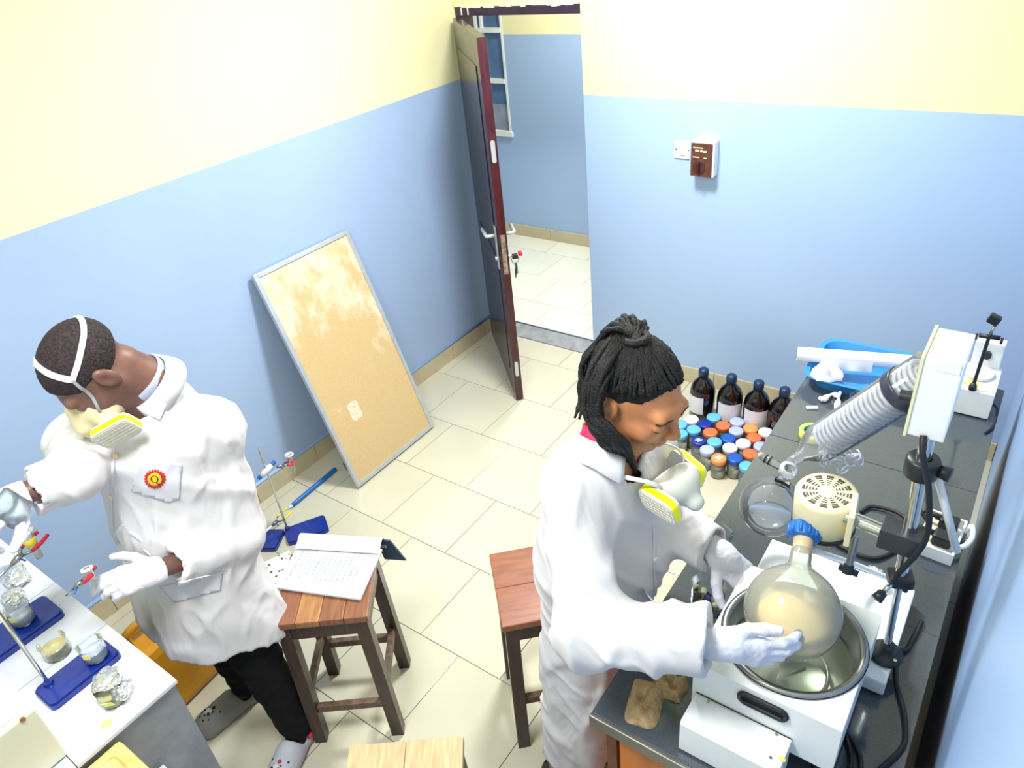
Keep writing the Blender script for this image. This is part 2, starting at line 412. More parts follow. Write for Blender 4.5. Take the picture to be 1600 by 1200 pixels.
for i, (dx, dz, w_) in enumerate(((-.018, .058, .05), (-.022, .045, .02), (.0, .043, .012), (.018, .041, .02), (-.026, .012, .034), (.022, .010, .016))):
    pm.box(V(bc.x+dx-.004, YB-.0655, bc.z+dz), (w_, .001, .009 if i in (1, 2, 3) else .005))
pm.build('print', gt, sb)['kind'] = 'stuff'

# ================================================================== notice board leaning on the left wall
BL0 = at(560, 762, z=.012); BR0 = at(668, 662, z=.012); BT0 = at(392, 432, x=XL+.035); BT1 = at(547, 356, x=XL+.03)
BR0.x = BL0.x; BT0.y = BL0.y-.0; BT1.y = BR0.y; BT1.z = BT0.z
bd = thing('notice_board', 'tan fibreboard notice board in aluminium frame leaning on the wall', 'notice board', V(BL0.x, (BL0.y+BR0.y)/2, 0))
up = (BT0-BL0); up.y = 0; UL = up.length; uu = up.normalized(); vy = V(0, 1, 0); nn = uu.cross(vy).normalized()
if nn.x < 0: nn = -nn
W_ = BR0.y-BL0.y
def bp_(s, t, n): return V(BL0.x, BL0.y, BL0.z)+vy*s+uu*t+nn*n
BRt = Matrix((vy, uu, nn)).transposed()
M['fibre'] = mat('fibreboard', (198, 172, 124), .8, var=.05, vscale=160, bump=.15, bscale=260)
nt = M['fibre'].node_tree; b_ = nt.nodes['Principled BSDF']     # whitish scuffs, denser near the top
old = b_.inputs['Base Color'].links[0].from_socket
tc = nt.nodes.new('ShaderNodeTexCoord'); n1 = nt.nodes.new('ShaderNodeTexNoise'); n1.inputs['Scale'].default_value = 3.2; n1.inputs['Detail'].default_value = 8; n1.inputs['Roughness'].default_value = .7
nt.links.new(tc.outputs['Generated'], n1.inputs['Vector'])
sp = nt.nodes.new('ShaderNodeSeparateXYZ'); nt.links.new(tc.outputs['Generated'], sp.inputs[0])
ma = nt.nodes.new('ShaderNodeMath'); ma.operation = 'MULTIPLY_ADD'; ma.inputs[1].default_value = .42; nt.links.new(sp.outputs['Z'], ma.inputs[0]); nt.links.new(n1.outputs['Fac'], ma.inputs[2])
cr = nt.nodes.new('ShaderNodeValToRGB'); cr.color_ramp.elements[0].position = .76; cr.color_ramp.elements[1].position = 1.0
cr.color_ramp.elements[0].color = (0, 0, 0, 1); cr.color_ramp.elements[1].color = (.8, .8, .8, 1); nt.links.new(ma.outputs[0], cr.inputs[0])
mx = nt.nodes.new('ShaderNodeMix'); mx.data_type = 'RGBA'; mx.inputs['B'].default_value = rgb(240, 228, 214)
nt.links.new(cr.outputs[0], mx.inputs['Factor']); nt.links.new(old, mx.inputs['A']); nt.links.new(mx.outputs['Result'], b_.inputs['Base Color'])
MB().box(bp_(W_/2, UL/2, -.008), (W_-.02, UL-.02, .010), BRt).build('panel', M['fibre'], bd)
FW = .022
for s, t, a, b in ((FW/2, UL/2, FW, UL), (W_-FW/2, UL/2, FW, UL), (W_/2, FW/2, W_-2*FW, FW), (W_/2, UL-FW/2, W_-2*FW, FW)):
    MB().box(bp_(s, t, -.006), (a, b, .022), BRt, .002).build('frame_rail', M['alu'], bd)
MB().rprism(.07, .10, .02, bp_(W_*.30, UL*.30, -.0028), vy, uu, .001 if vy.cross(uu).dot(nn) > 0 else -.001).build('torn_patch', mat('torn_paper', (232, 214, 190), .9, var=.15, vscale=80), bd)
# channel leaning behind the board
ga = at(540, 738, z=.01); gb = at(478, 605, x=XL+.05)
gb.y = BL0.y+.11; gb.z = .62; ga.y = BL0.y+.10; ga.x = -2.66
gd = (gb-ga).normalized(); gr = thing('metal_channel', 'grey metal channel leaning upright behind the notice board', 'metal channel', ga)
gu = V(0, 1, 0); gw = gd.cross(gu).normalized(); GR = Matrix((gu, gd, gw)).transposed()
mid = (ga+gb)/2; L_ = (gb-ga).length
for nm, c_, sz in (('web', mid, (.045, L_, .003)), ('flange', mid+gu*.021+gw*.010, (.003, L_, .022)), ('flange', mid-gu*.021+gw*.010, (.003, L_, .022))):
    MB().box(c_, sz, GR).build(nm, M['steel'], gr)
MB().box(ga+gd*.03+gw*.02, (.05, .04, .03), GR, .004).build('foot_bracket', M['steel'], gr)

# blue plastic rod on the floor
ra = at(456, 790, z=.013); rb = at(524, 733, z=.013)
rd = thing('plastic_rod', 'long blue plastic rod lying on the floor tiles by the wall', 'rod', (ra+rb)/2-V(0, 0, .013))
MB().tube([ra, ra+(rb-ra)*.1, rb-(rb-ra)*.05, rb], [.010, .012, .0125, .0125], 12).build('body', M['blue_plastic'], rd)
MB().cyl(ra-(rb-ra).normalized()*.02, ra, .004, .009, 10).build('tip', mat('pale_tip', (200, 220, 235), .5), rd)

# ================================================================== retort stands
def retort(label, corners, z, rod_at, rod_h, rod_top=None, group='blue-based retort stands'):
    """corners: four pixel corners of the base plate"""
    q = [at(px, py, z=z+.022) for px, py in corners]
    c = sum(q, Vector())/4; u = ((q[1]-q[0])+(q[2]-q[3])); v = ((q[3]-q[0])+(q[2]-q[1])); lu, lv = u.length/2, v.length/2
    u.normalize(); v = V(-u.y, u.x, 0)*(1 if V(-u.y, u.x, 0).dot(v) > 0 else -1)
    t = thing('retort_stand', label, 'retort stand', V(c.x, c.y, z), group)
    w_ = u.cross(v)
    mb = MB(); sgn = 1 if w_.z > 0 else -1
    mb.rprism(lu, lv, .016, V(c.x, c.y, z), u, v, .016*sgn); mb.rprism(lu-.008, lv-.008, .013, V(c.x, c.y, z+.016*1), u, v, .006*sgn)
    mb.build('base', M['blue_base'], t)
    r0 = at(rod_at[0], rod_at[1], z=z+.022); r1 = r0+V(0, 0, rod_h) if rod_top is None else rod_top
    MB().cyl(r0-V(0, 0, .004), r0+V(0, 0, .008), .014, .011, 16).build('boss', M['blue_base'], t)
    MB().cyl(r0, r1, .005, n=12).build('rod', M['chrome'], t)
    return t, r0, r1
rs1, r10, r11 = retort('retort stand on floor near board, white clamp holding a syringe', [(443, 825), (506, 803), (514, 826), (450, 849)], 0, (449, 826), .50)
r11 = at(411, 692, z=.52)
def boss(t, p, d, m=None):
    """boss head: white barrel with blue knobs"""
    d = Vector(d).normalized()
    MB().tube([p-d*.035, p-d*.015, p+d*.015, p+d*.035], [.010, .014, .014, .010], 10).build('boss_head', M['white_plastic'], t)
    for s_ in (-1, 1): MB().cyl(p+d*s_*.036, p+d*s_*.054, .011, .009, 12).build('knob', M['blue_plastic'], t)
def clamp(t, p0, p1, prong, spread=.018, L_=.06, stem=None):
    """clamp: chrome stem, screw block, two prongs in coloured sleeves"""
    p0 = Vector(p0); p1 = Vector(p1); d = (p1-p0).normalized(); sd = d.cross(V(0, 0, 1)).normalized()
    MB().tube([p0, p1], .0045, 8).build('stem', stem or M['chrome'], t)
    MB().tube([p1-d*.02, p1, p1+d*.015], [.006, .010, .007], 8).build('screw_block', M['steel'], t)
    for s_ in (-1, 1):
        a = p1+d*.01+sd*s_*.006; b = p1+d*.03+sd*s_*spread; c = p1+d*(.03+L_*.5)+sd*s_*spread*1.1; e = p1+d*(.03+L_)+sd*s_*spread*.9
        MB().tube([a, b], .004, 8).build('prong', M['steel'], t); MB().tube(bez([b, c, e], 3), .0055, 8).build('prong_sleeve', prong, t)
    MB().tube([p1+sd*.008, p1+sd*.030], [.003, .003], 6).build('wing_screw', M['blue_plastic'], t)
    return p1+d*(.03+L_*.6)
pb = r10+V(0, 0, .37)
hd = (V(.35, .94, .55)).normalized(); boss(rs1, pb, hd)
pc = clamp(rs1, pb, pb+V(.02, .062, -.012), M['red_plastic'], .013, .04)
sy = thing('syringe_barrel', 'clear plastic syringe barrel gripped by red clamp prongs', 'syringe', pc-V(0, 0, .06))
M['frost'] = glassmat('frosted_plastic', (240, 244, 250), .55)
mb = MB(); mb.lathe([(.0, -.062), (.004, -.062), (.004, -.048), (.011, -.044), (.012, .045), (.022, .046), (.022, .050), (.011, .051), (.010, .040), (.010, -.04), (0, -.042)], pc, (0, 0, 1), 20); mb.build('barrel', M['frost'], sy)
pb2 = at(437, 803, z=.14); pb2 = V(r10.x, r10.y, .06)
clamp(rs1, at(394, 850, z=.035), at(430, 817, z=.07), M['yellow_plastic'], .022, .06, M['white_plastic'])
rs2, r20, r21 = retort('retort base on floor half hidden by the standing man coat', [(384, 858), (409, 826), (441, 826), (435, 856)], 0, (397, 850), .012)

# spotted sheet on the floor
fm = mat('spotted_sheet', (246, 246, 246), .6); nt = fm.node_tree; b_ = nt.nodes['Principled BSDF']
tc = nt.nodes.new('ShaderNodeTexCoord'); vo = nt.nodes.new('ShaderNodeTexVoronoi'); vo.inputs['Scale'].default_value = 42; nt.links.new(tc.outputs['Object'], vo.inputs['Vector'])
cr = nt.nodes.new('ShaderNodeValToRGB'); cr.color_ramp.elements[0].position = .22; cr.color_ramp.elements[1].position = .30
cr.color_ramp.elements[0].color = rgb(96, 52, 44); cr.color_ramp.elements[1].color = rgb(244, 242, 240)
nt.links.new(vo.outputs['Distance'], cr.inputs[0]); nt.links.new(cr.outputs[0], b_.inputs['Base Color'])
q = [at(px, py, z=.05) for px, py in ((400, 884), (452, 860), (470, 885), (408, 925))]
tag(MB().hexa([V(p.x, p.y, .0) for p in q]+q).build('printed_carton', fm), 'low white carton printed with brown flecks between man and stool', 'carton')
# cardboard scrap by the threshold
q = [at(px, py, z=.0) for px, py in ((904, 578), (930, 560), (990, 575), (965, 596))]
tag(MB().hexa([V(p.x, p.y, .001) for p in q]+[V(p.x, p.y, .012) for p in q]).build('cardboard_sheet', mat('cardboard', (214, 172, 110), .8, var=.1)), 'flat tan cardboard sheet on floor behind the woman', 'cardboard')

# ================================================================== stools
M['stool_dark'] = mat('stool_dark_wood', (64, 36, 30), .4, var=.35, vscale=7, stretch=(9, 9, 1.2), coat=.15)
A1, A2, A3 = math.radians(37.5), math.radians(-46), math.radians(37)
M['stool_top'] = mat('stool_top_wood', (134, 86, 60), .35, col2=(112, 68, 48), vscale=5, stretch=(14, 2, 6), rot=A1, coat=.2)
M['stool_top_c'] = mat('stool_top_red_wood', (140, 84, 58), .35, col2=(120, 68, 46), vscale=5, stretch=(14, 2, 6), rot=A2, coat=.2)
M['stool_top_b'] = mat('stool_top_wood_light', (160, 114, 70), .38, col2=(138, 92, 56), vscale=5, stretch=(14, 2, 6), rot=A1, coat=.2)
M['stool_worn'] = mat('stool_worn_wood', (192, 164, 124), .5, col2=(174, 142, 102), vscale=6, stretch=(18, 2, 6), rot=A3)
M['stretch_wood'] = mat('stretcher_worn_wood', (110, 88, 70), .5, col2=(80, 56, 44), vscale=8, stretch=(6, 6, 2))
def stool(label, c, ang, sw_, sd_, h, tops, splay=.015):
    t = thing('wooden_stool', label, 'stool', V(c[0], c[1], 0), 'square wooden lab stools')
    R = rotz(ang); o_ = V(c[0], c[1], 0)
    def L(x, y, z): return R @ V(x, y, 0)+o_+V(0, 0, z)
    k = len(tops); wd = sw_/k
    for i, m_ in enumerate(tops):
        MB().box(L(-sw_/2+wd*(i+.5), 0, h-.013), (wd-.0006, sd_, .026), R, .004).build('seat_board', m_, t)
    lg = .042; xi, yi = sw_/2-.030, sd_/2-.030
    for sx in (-1, 1):
        for sy_ in (-1, 1):
            def ring(x, y, z, s): return [L(x+a*s/2, y+b*s/2, z) for a, b in ((-1, -1), (1, -1), (1, 1), (-1, 1))]
            MB().hexa(ring(sx*(xi+splay), sy_*(yi+splay), 0, lg)+ring(sx*xi, sy_*yi, h-.026, lg)).build('leg', M['stool_dark'], t)
    for sy_ in (-1, 1): MB().box(L(0, sy_*(yi+.008), h-.058), (2*xi-.03, .020, .062), R).build('apron', M['stool_dark'], t)
    for sx in (-1, 1): MB().box(L(sx*(xi+.008), 0, h-.058), (.020, 2*yi-.03, .062), R).build('apron', M['stool_dark'], t)
    for sy_ in (-1, 1): MB().box(L(0, sy_*(yi+splay*.7), .17), (2*xi-.02, .022, .030), R, .002).build('stretcher', M['stretch_wood'], t)
    for sx in (-1, 1): MB().box(L(sx*(xi+splay*.6), 0, .235), (.022, 2*yi-.02, .030), R, .002).build('stretcher', M['stretch_wood'], t)
    return t
SH = .635
stool('brown wooden stool carrying the open report, nearest the man', (-1.617, .925), math.radians(37.5), .31, .31, SH, [M['stool_top'], M['stool_top_b'], M['stool_top'], M['stool_top']])
stool('reddish wooden stool right behind the woman in white coat', (-1.005, 1.30), math.radians(-46), .31, .31, SH, [M['stool_top_c']]*2)
stool('pale worn-topped wooden stool at the bottom edge of the photo', (-.925, .535), math.radians(37), .305, .30, SH, [M['stool_worn']]*2)

# report lying open on the first stool
ZP = SH+.004
rp = thing('report', 'printed report folded open on the brown stool, dark blue cover', 'report', at(520, 885, z=SH))
pg = [at(px, py, z=ZP+.008) for px, py in ((428, 917), (563, 936), (597, 858), (468, 850))]
MB().hexa([V(p.x, p.y, ZP) for p in pg]+pg).build('page_stack', M['paper'], rp)
a0, a1 = pg[3], pg[2]; ax = (a1-a0); dv = V(-ax.y, ax.x, 0).normalized()
if dv.dot(pg[0]-pg[3]) > 0: dv = -dv
ang = np.linspace(-.5*math.pi, .5*math.pi, 9); mb = MB(); vs = []
R_ = .017
prof = [(-dv*.012, .0005), (dv*.0, .0)]
pr = [(-.03, .010), (-.012, .017), (.004, .026), (.016, .030), (.028, .026), (.034, .014), (.036, -.004), (.036, -.03)]
for d_, z_ in pr: vs += [a0+dv*d_+V(0, 0, z_), a1+dv*d_+V(0, 0, z_)]
vs2 = [p+V(0, 0, -.0012) for p in vs]; n_ = len(pr)
fs = [(2*i, 2*i+1, 2*i+3, 2*i+2) for i in range(n_-1)]
mb.add(vs+vs2, fs+[tuple(k+2*n_ for k in f)[::-1] for f in fs]); mb.build('turned_page', M['paper'], rp)
cv = [at(px, py, z=SH-.02) for px, py in ((580, 892), (613, 890), (606, 848), (590, 845))]
cdir = dv
cvs = [a0*.1+a1*.9+dv*.030+V(0, 0, .012), a1+ax.normalized()*.02+dv*.030+V(0, 0, .010), a1+ax.normalized()*.05+dv*.055+V(0, 0, -.11), a0*.1+a1*.9+dv*.055+V(0, 0, -.11)]
mb = MB(); mb.add(cvs+[p+dv*.006 for p in cvs], [(0, 1, 2, 3), (7, 6, 5, 4), (0, 4, 5, 1), (1, 5, 6, 2), (2, 6, 7, 3), (3, 7, 4, 0)])
mb.build('cover', mat('navy_cover', (38, 66, 92), .3, var=.1), rp)
# faint print: text lines and gear watermark
ex = (pg[2]-pg[3]); ey = (pg[0]-pg[3])
def pp(a, b, dz=.0004): return pg[3]+ex*a+ey*b+V(0, 0, dz)
tm = MB(); random.seed(3)
for i in range(13):
    a = .10+i*.062
    b0 = .17+.02*random.random(); b1 = random.choice([.82, .86, .9, .7]); b = b0
    while b < b1:
        e = min(b1, b+random.uniform(.03, .09)); tm.add([pp(a-.004, b), pp(a+.004, b), pp(a+.004, e), pp(a-.004, e)], [(0, 1, 2, 3)]); b = e+.012
tm.build('text_lines', mat('grey_print', (104, 112, 128), .8), rp)['kind'] = 'stuff'
gm = MB(); gc = (.55, .56)
def gp(r, t): return pp(gc[0]+r*math.cos(t), gc[1]+r*math.sin(t)*.95, .0002)
for i in range(48):
    t0, t1 = 2*math.pi*i/48, 2*math.pi*(i+1)/48; ro = .30 if i % 4 < 2 else .25
    gm.add([gp(.19, t0), gp(ro, t0), gp(ro, t1), gp(.19, t1)], [(0, 1, 2, 3)]); gm.add([gp(.07, t0), gp(.10, t0), gp(.10, t1), gp(.07, t1)], [(0, 1, 2, 3)])
gm.build('gear_watermark', mat('watermark', (176, 190, 214), .8), rp)
random.seed(11)

# ================================================================== bottles and jars on the floor
M['amber'] = mat('amber_glass', (10, 7, 8), .08, spec=.6, coat=.3)
M['navy_cap'] = mat('navy_cap', (16, 48, 84), .4)
spots = [(1094, 582), (1138, 592), (1181, 602), (1222, 613)]
blab = ['leftmost brown reagent bottle, closest to the woman head', 'second brown reagent bottle from left with blank white label', 'third brown reagent bottle with white label behind orange caps', 'rightmost brown reagent bottle beside the black bench']
bpos = []
for i, (px, py) in enumerate(spots):
    p = at(px, py, z=.335); p = V(p.x, min(p.y+.05, YB-.10), 0); bpos.append(p)
    t = thing('reagent_bottle', blab[i], 'bottle', p, 'brown reagent bottles along the back wall')
    MB().lathe([(0, .002), (.060, 0), (.066, .006), (.067, .19), (.062, .22), (.048, .25), (.028, .272), (.021, .285), (.021, .30), (0, .30)], p, (0, 0, 1), 32).build('glass_body', M['amber'], t)
    cp = MB().lathe([(.022, .288), (.0265, .289), (.027, .318), (.025, .326), (.017, .333), (0, .333)], p, (0, 0, 1), 20).build('cap', M['navy_cap'], t)
    if i < 3:
        mb = MB(); vs = []; fs = []; a0_ = math.atan2(-p.y, -p.x)+(-.9 if i == 0 else 0)
        for k in range(15):
            a = a0_-1.0+2.0*k/14; vs += [p+V(math.cos(a)*.0678, math.sin(a)*.0678, .08), p+V(math.cos(a)*.0678, math.sin(a)*.0678, .185)]
        mb.add(vs, [(2*k, 2*k+2, 2*k+3, 2*k+1) for k in range(14)], True); mb.build('label_paper', M['paper'], t)
capc = {'w': (238, 238, 244), 'l': (100, 178, 226), 'd': (12, 42, 140), 'b': (24, 84, 176), 'o': (236, 112, 62), 'v': (172, 182, 226), 'p': (228, 120, 120), 'n': (240, 148, 80)}
capn = {'w': 'white', 'l': 'light blue', 'd': 'dark blue', 'b': 'mid blue', 'o': 'orange', 'v': 'lavender', 'p': 'pink', 'n': 'pale orange'}
CM = {k: mat('cap_'+capn[k].replace(' ', '_'), c, .4) for k, c in capc.items()}
M['pale_liquid'] = mat('pale_liquid', (204, 206, 186), .15, var=.04, vscale=30)
jars = [(240, 565, 'w', 'farthest left of the white-capped jars'), (145, 610, 'l', 'beside the woman eye, upper of two'), (150, 695, 'l', 'beside the woman nose, lower of two'), (255, 660, 'l', 'right of the pair by the woman face'), (390, 590, 'd', 'in front of the second brown bottle'),
 (490, 530, 'l', 'farthest of all, against the labelled bottle'), (560, 625, 'o', 'second row, between dark blue and lavender caps'), (420, 685, 'o', 'leftmost of the orange ones'), (665, 560, 'v', 'farthest of the lavender ones, against the bottles'), (705, 655, 'v', 'in the middle of the group'),
 (815, 620, 'n', 'farthest orange, below the third bottle'), (955, 660, 'w', 'next to the rightmost brown bottle'), (835, 725, 'o', 'near the bench edge, behind the white cap'), (600, 730, 'b', 'in the centre of the group'), (465, 775, 'l', 'left centre, beside the marked dark blue cap'),
 (310, 765, 'd', 'with a white mark on top'), (395, 845, 'v', 'near the front left of the group'), (735, 785, 'w', 'right centre of the group'), (605, 825, 'w', 'front centre, behind the blue cap'), (895, 810, 'v', 'touching the bench edge'),
 (795, 885, 'o', 'front right, beside the glass stopcock'), (500, 930, 'n', 'frontmost with paper label on cap'), (655, 930, 'b', 'at the front of the group'), (760, 1000, 'l', 'frontmost one by the bench edge'), (985, 745, 'p', 'half hidden by the bench edge')]
placed = [at(1040+cx/6, 560+cy/6, z=.112).to_2d() for cx, cy, k, where in jars]
for it_ in range(30):                       # keep neighbours just clear of each other and of the bottles
    for i in range(len(placed)):
        for j in range(len(placed)):
            if i != j:
                dq = placed[i]-placed[j]
                if dq.length < .0765: placed[i] = placed[i]+dq.normalized()*(.0767-dq.length)*.5; placed[j] = placed[j]-dq.normalized()*(.0767-dq.length)*.5
        for q_ in bpos:
            dq = placed[i]-q_.to_2d()
            if dq.length < .107: placed[i] = q_.to_2d()+dq.normalized()*.107
for ji, (cx, cy, k, where) in enumerate(jars):
    p = V(placed[ji].x, placed[ji].y, 0)
    t = thing('sample_jar', f'small glass jar with {capn[k]} screw cap, {where}', 'jar', p, 'capped sample jars on the floor')
    MB().lathe([(0, .001), (.032, .001), (.036, .006), (.036, .074), (.030, .086), (.030, .096)], p, (0, 0, 1), 24).build('glass_body', M['glass'], t)
    lv = random.uniform(.05, .074)
    MB().lathe([(0, .003), (.033, .004), (.0345, .01), (.0345, lv), (0, lv)], p, (0, 0, 1), 20).build('liquid', M['pale_liquid'], t)
    cp = MB().lathe([(.0345, .088), (.0365, .089), (.0365, .108), (.034, .112), (.020, .1115), (0, .1115)], p, (0, 0, 1), 28).build('cap', CM[k], t)
    if (cx, cy) in ((310, 765), (500, 930)):
        for sx in (-1, 1): MB().box(p+V(sx*.007, -.002*sx, .1123), (.010, .03, .0012), rotz(-.5), .0003).build('cap_mark', M['paper'], cp)

# ================================================================== right hand bench
ZB = .86; BX0, BX1, BY0, BY1 = -.557, .062, .862, 2.70
M['granite'] = mat('black_granite', (72, 80, 88), .10, var=.10, vscale=220, vdet=8, spec=.8)
M['joint'] = mat('granite_joint', (120, 126, 130), .6)
M['cab_orange'] = mat('orange_laminate', (206, 112, 34), .4, var=.12, vscale=5, stretch=(10, 10, 1))
M['cab_brown'] = mat('brown_edge', (112, 62, 30), .5, var=.2, vscale=10)
rbn = thing('lab_bench', 'black granite topped lab bench with orange cabinet along the right wall', 'bench', V((BX0+BX1)/2, (BY0+BY1)/2, 0))
MB().lohi((BX0, BY0, ZB-.035), (BX1, BY1, ZB-.002)).build('worktop', M['joint'], rbn)
ys = [BY0, 1.475, 2.078, BY1]
for i in range(3):
    MB().lohi((BX0-.004, ys[i]+.001, ZB-.020), (BX1, ys[i+1]-.001, ZB), .0015).build('granite_slab', M['granite'], rbn)
MB().lohi((BX0-.006, BY0-.012, ZB-.038), (BX1, BY0-.001, ZB-.001), .003).build('edge_trim', mat('edge_trim', (120, 116, 108), .35, .5), rbn)
MB().lohi((BX0+.03, BY0+.02, .05), (BX1-.02, BY1-.02, ZB-.036)).build('carcass', M['cab_orange'], rbn)
MB().lohi((BX0+.05, BY0+.04, 0), (BX1-.04, BY1-.04, .05)).build('plinth', M['black_plastic'], rbn)
MB().lohi((BX0+.028, BY0+.008, .05), (BX0+.055, BY0+.0195, ZB-.04)).build('corner_post', M['cab_brown'], rbn)
MB().lohi((BX0+.065, BY0+.006, .06), (BX1-.03, BY0+.0195, ZB-.07), .002).build('end_panel', M['cab_orange'], rbn)
for i in range(4):
    y0 = BY0+.05+i*.445
    dr = MB().lohi((BX0+.012, y0, .07), (BX0+.029, y0+.43, ZB-.06), .003).build('door', M['cab_orange'], rbn)
    MB().tube([V(BX0+.012, y0+.38, .62), V(BX0-.008, y0+.38, .62), V(BX0-.008, y0+.38, .5), V(BX0+.012, y0+.38, .5)], .005, 8).build('handle', M['chrome'], dr)

# ---- water bath
Zb0, Zb1 = .915, 1.06; bx0, bx1, by0, by1 = -.362, -.058, .968, 1.292; BC = V(-.205, 1.135, 0); BRd = .140
wbth = thing('water_bath', 'white heating bath with round steel bowl of water on bench', 'water bath', V(BC.x, BC.y, Zb0))
mb = MB(); n_ = 48; ring_in = []; sq = []
for i in range(n_):
    a = 2*math.pi*i/n_; ring_in.append(BC+V(math.cos(a)*BRd, math.sin(a)*BRd, Zb1))
    ca, sa = math.cos(a), math.sin(a); tx = min((bx1-BC.x)/ca if ca > 1e-6 else 9, (bx0-BC.x)/ca if ca < -1e-6 else 9, (by1-BC.y)/sa if sa > 1e-6 else 9, (by0-BC.y)/sa if sa < -1e-6 else 9)
    sq.append(BC+V(ca*tx, sa*tx, Zb1))
mb.add(ring_in+sq, [(i, n_+i, n_+(i+1) % n_, (i+1) % n_) for i in range(n_)])
def corner_fix():
    for cx, cy in ((bx0, by0), (bx1, by0), (bx1, by1), (bx0, by1)):
        a = math.atan2(cy-BC.y, cx-BC.x) % (2*math.pi); i = int(a/(2*math.pi)*n_) % n_
        mb.add([sq[i], V(cx, cy, Zb1), sq[(i+1) % n_]], [(0, 1, 2)])
corner_fix()
co = [(bx0, by0), (bx1, by0), (bx1, by1), (bx0, by1)]
mb.add([V(x_, y_, Zb0) for x_, y_ in co]+[V(x_, y_, Zb1) for x_, y_ in co], [(3, 2, 1, 0), (0, 1, 5, 4), (1, 2, 6, 5), (2, 3, 7, 6), (3, 0, 4, 7)])
mb.build('housing', M['white_plastic'], wbth)
MB().lathe([(.142, Zb1), (.150, Zb1+.001), (.1525, Zb1+.004)], BC, (0, 0, 1), 64).build('gasket', M['rubber'], wbth)
bw = MB().lathe([(.151, Zb1+.004), (.150, Zb1+.010), (.139, Zb1+.010), (.134, Zb1+.004), (.132, Zb1-.03), (.128, Zb1-.034), (.127, Zb1-.118), (.118, Zb1-.130), (0, Zb1-.130)], BC, (0, 0, 1), 64).build('bowl', M['steel'], wbth)
M['water'] = glassmat('cloudy_water', (222, 232, 214), .42, 1.33, (206, 216, 196))
MB().lathe([(.1265, Zb1-.055), (0, Zb1-.055)], BC, (0, 0, 1), 64).build('water', M['water'], wbth)
he = MB(); he.tube([BC+V(math.cos(a)*.085, math.sin(a)*.085, Zb1-.105) for a in np.linspace(-.9, 1.9, 30)], .005, 8); he.build('heating_coil', M['steel'], bw)
ctr = at(1223, 1053, z=Zb1-.12)
MB().cyl(V(ctr.x, ctr.y, Zb1-.130), V(ctr.x, ctr.y, Zb1-.112), .009, n=14).build('drain_screw', M['steel'], bw)
for aa in (2.2, 5.6, .9): MB().tube([V(ctr.x, ctr.y, Zb1-.128)+V(math.cos(aa), math.sin(aa), 0)*.012, V(ctr.x, ctr.y, Zb1-.128)+V(math.cos(aa), math.sin(aa), 0)*.06], .0025, 6).build('rib', M['steel'], bw)
sc = at(1192, 1102, y=by0)
mb = MB(); L2, r2 = .034, .0145; pts = []
for i in range(24):
    a = 2*math.pi*i/24; pts.append(V(sc.x+(L2 if math.cos(a) > 0 else -L2)+math.cos(a)*r2, by0-.003, sc.z+math.sin(a)*r2))
MB().tube(pts, .0055, 8, True).build('handle_rim', M['rubber'], wbth)
mb = MB(); mb.add([p+V(0, .001, 0) for p in pts], [tuple(range(24))]); mb.build('handle_recess', mat('recess_shade', (8, 9, 10), .8), wbth)  # flat black face, its colour stands in for shade in the hollow
# control box in front of the bath
fx0, fx1 = -.352, -.143; fy = .882
mb = MB(); sec = [(by0-.001, .962), (fy+.006, .978-.012), (fy, .958), (fy, .868), (by0-.001, .868)]
mb.add([V(fx0, a, b) for a, b in sec]+[V(fx1, a, b) for a, b in sec], [(0, 1, 2, 3, 4), (9, 8, 7, 6, 5)]+[(i, i+5, (i+1) % 5+5, (i+1) % 5) for i in range(5)])
cbx = mb.build('control_box', M['white_plastic'], wbth)
for px, py in ((1107, 1096), (1213, 1147), (1204, 1184)): 
    p = at(px, py, z=.966); MB().cyl(p-V(0, 0, .002), p+V(0, 0, .002), .0028, n=10).build('screw', M['steel'], cbx)
MB().tube([V(fx0, by0-.002, .9645), V(fx1, by0-.002, .9645)], .0012, 6).build('seam', M['rubber'], cbx)
p = at(1222, 1186, z=.965); MB().box(p, (.012, .012, .003), rotz(.5), .001).build('tape_scrap', M['label_yellow'], cbx)
for fx_ in (bx0+.03, bx1-.03):
    MB().cyl(V(fx_, by0+.03, ZB), V(fx_, by0+.03, Zb0+.002), .012, n=12).build('foot', M['rubber'], wbth)

# ---- rotary evaporator
re_ = thing('rotary_evaporator', 'rotary evaporator with cream motor head, coil condenser and yellowish round flask', 'rotary evaporator', V(-.2, 1.4, ZB))
MB().lohi((-.378, 1.236, ZB+.008), (-.014, 1.552, .9125), .006).build('base_plate', M['white_plastic'], re_)
for a, b in ((-.36, 1.25), (-.03, 1.25), (-.36, 1.53), (-.03, 1.53)): MB().cyl(V(a, b, ZB), V(a, b, ZB+.01), .012, n=12).build('rubber_foot', M['rubber'], re_)
F0 = V(-.0335, 1.314, .9125)
MB().lathe([(0, 0), (.036, 0), (.038, .006), (.036, .012), (.020, .016), (.016, .030), (.015, .040), (0, .040)], F0, (0, 0, 1), 28).build('foot_flange', M['black_plastic'], re_)
MB().cyl(F0+V(.022, -.016, .012), F0+V(.022, -.016, .016), .004, n=8).build('flange_screw', M['chrome'], re_)
T0 = V(-.064, 1.313, 1.545)
def rod(t): return F0+(T0-F0)*t
MB().cyl(rod(.04), rod(.45), .0085, n=16).build('lower_rod', M['chrome'], re_)
MB().cyl(rod(.40), rod(1.0), .0135, n=20).build('column', M['chrome'], re_)
cl_ = rod(.40)
MB().box(cl_, (.05, .042, .028), rotz(.4), .006).build('height_clamp', M['black_plastic'], re_)
MB().tube([cl_+V(-.01, -.02, 0), cl_+V(-.022, -.045, -.012)], [.006, .005], 10).build('clamp_stem', M['chrome'], re_)
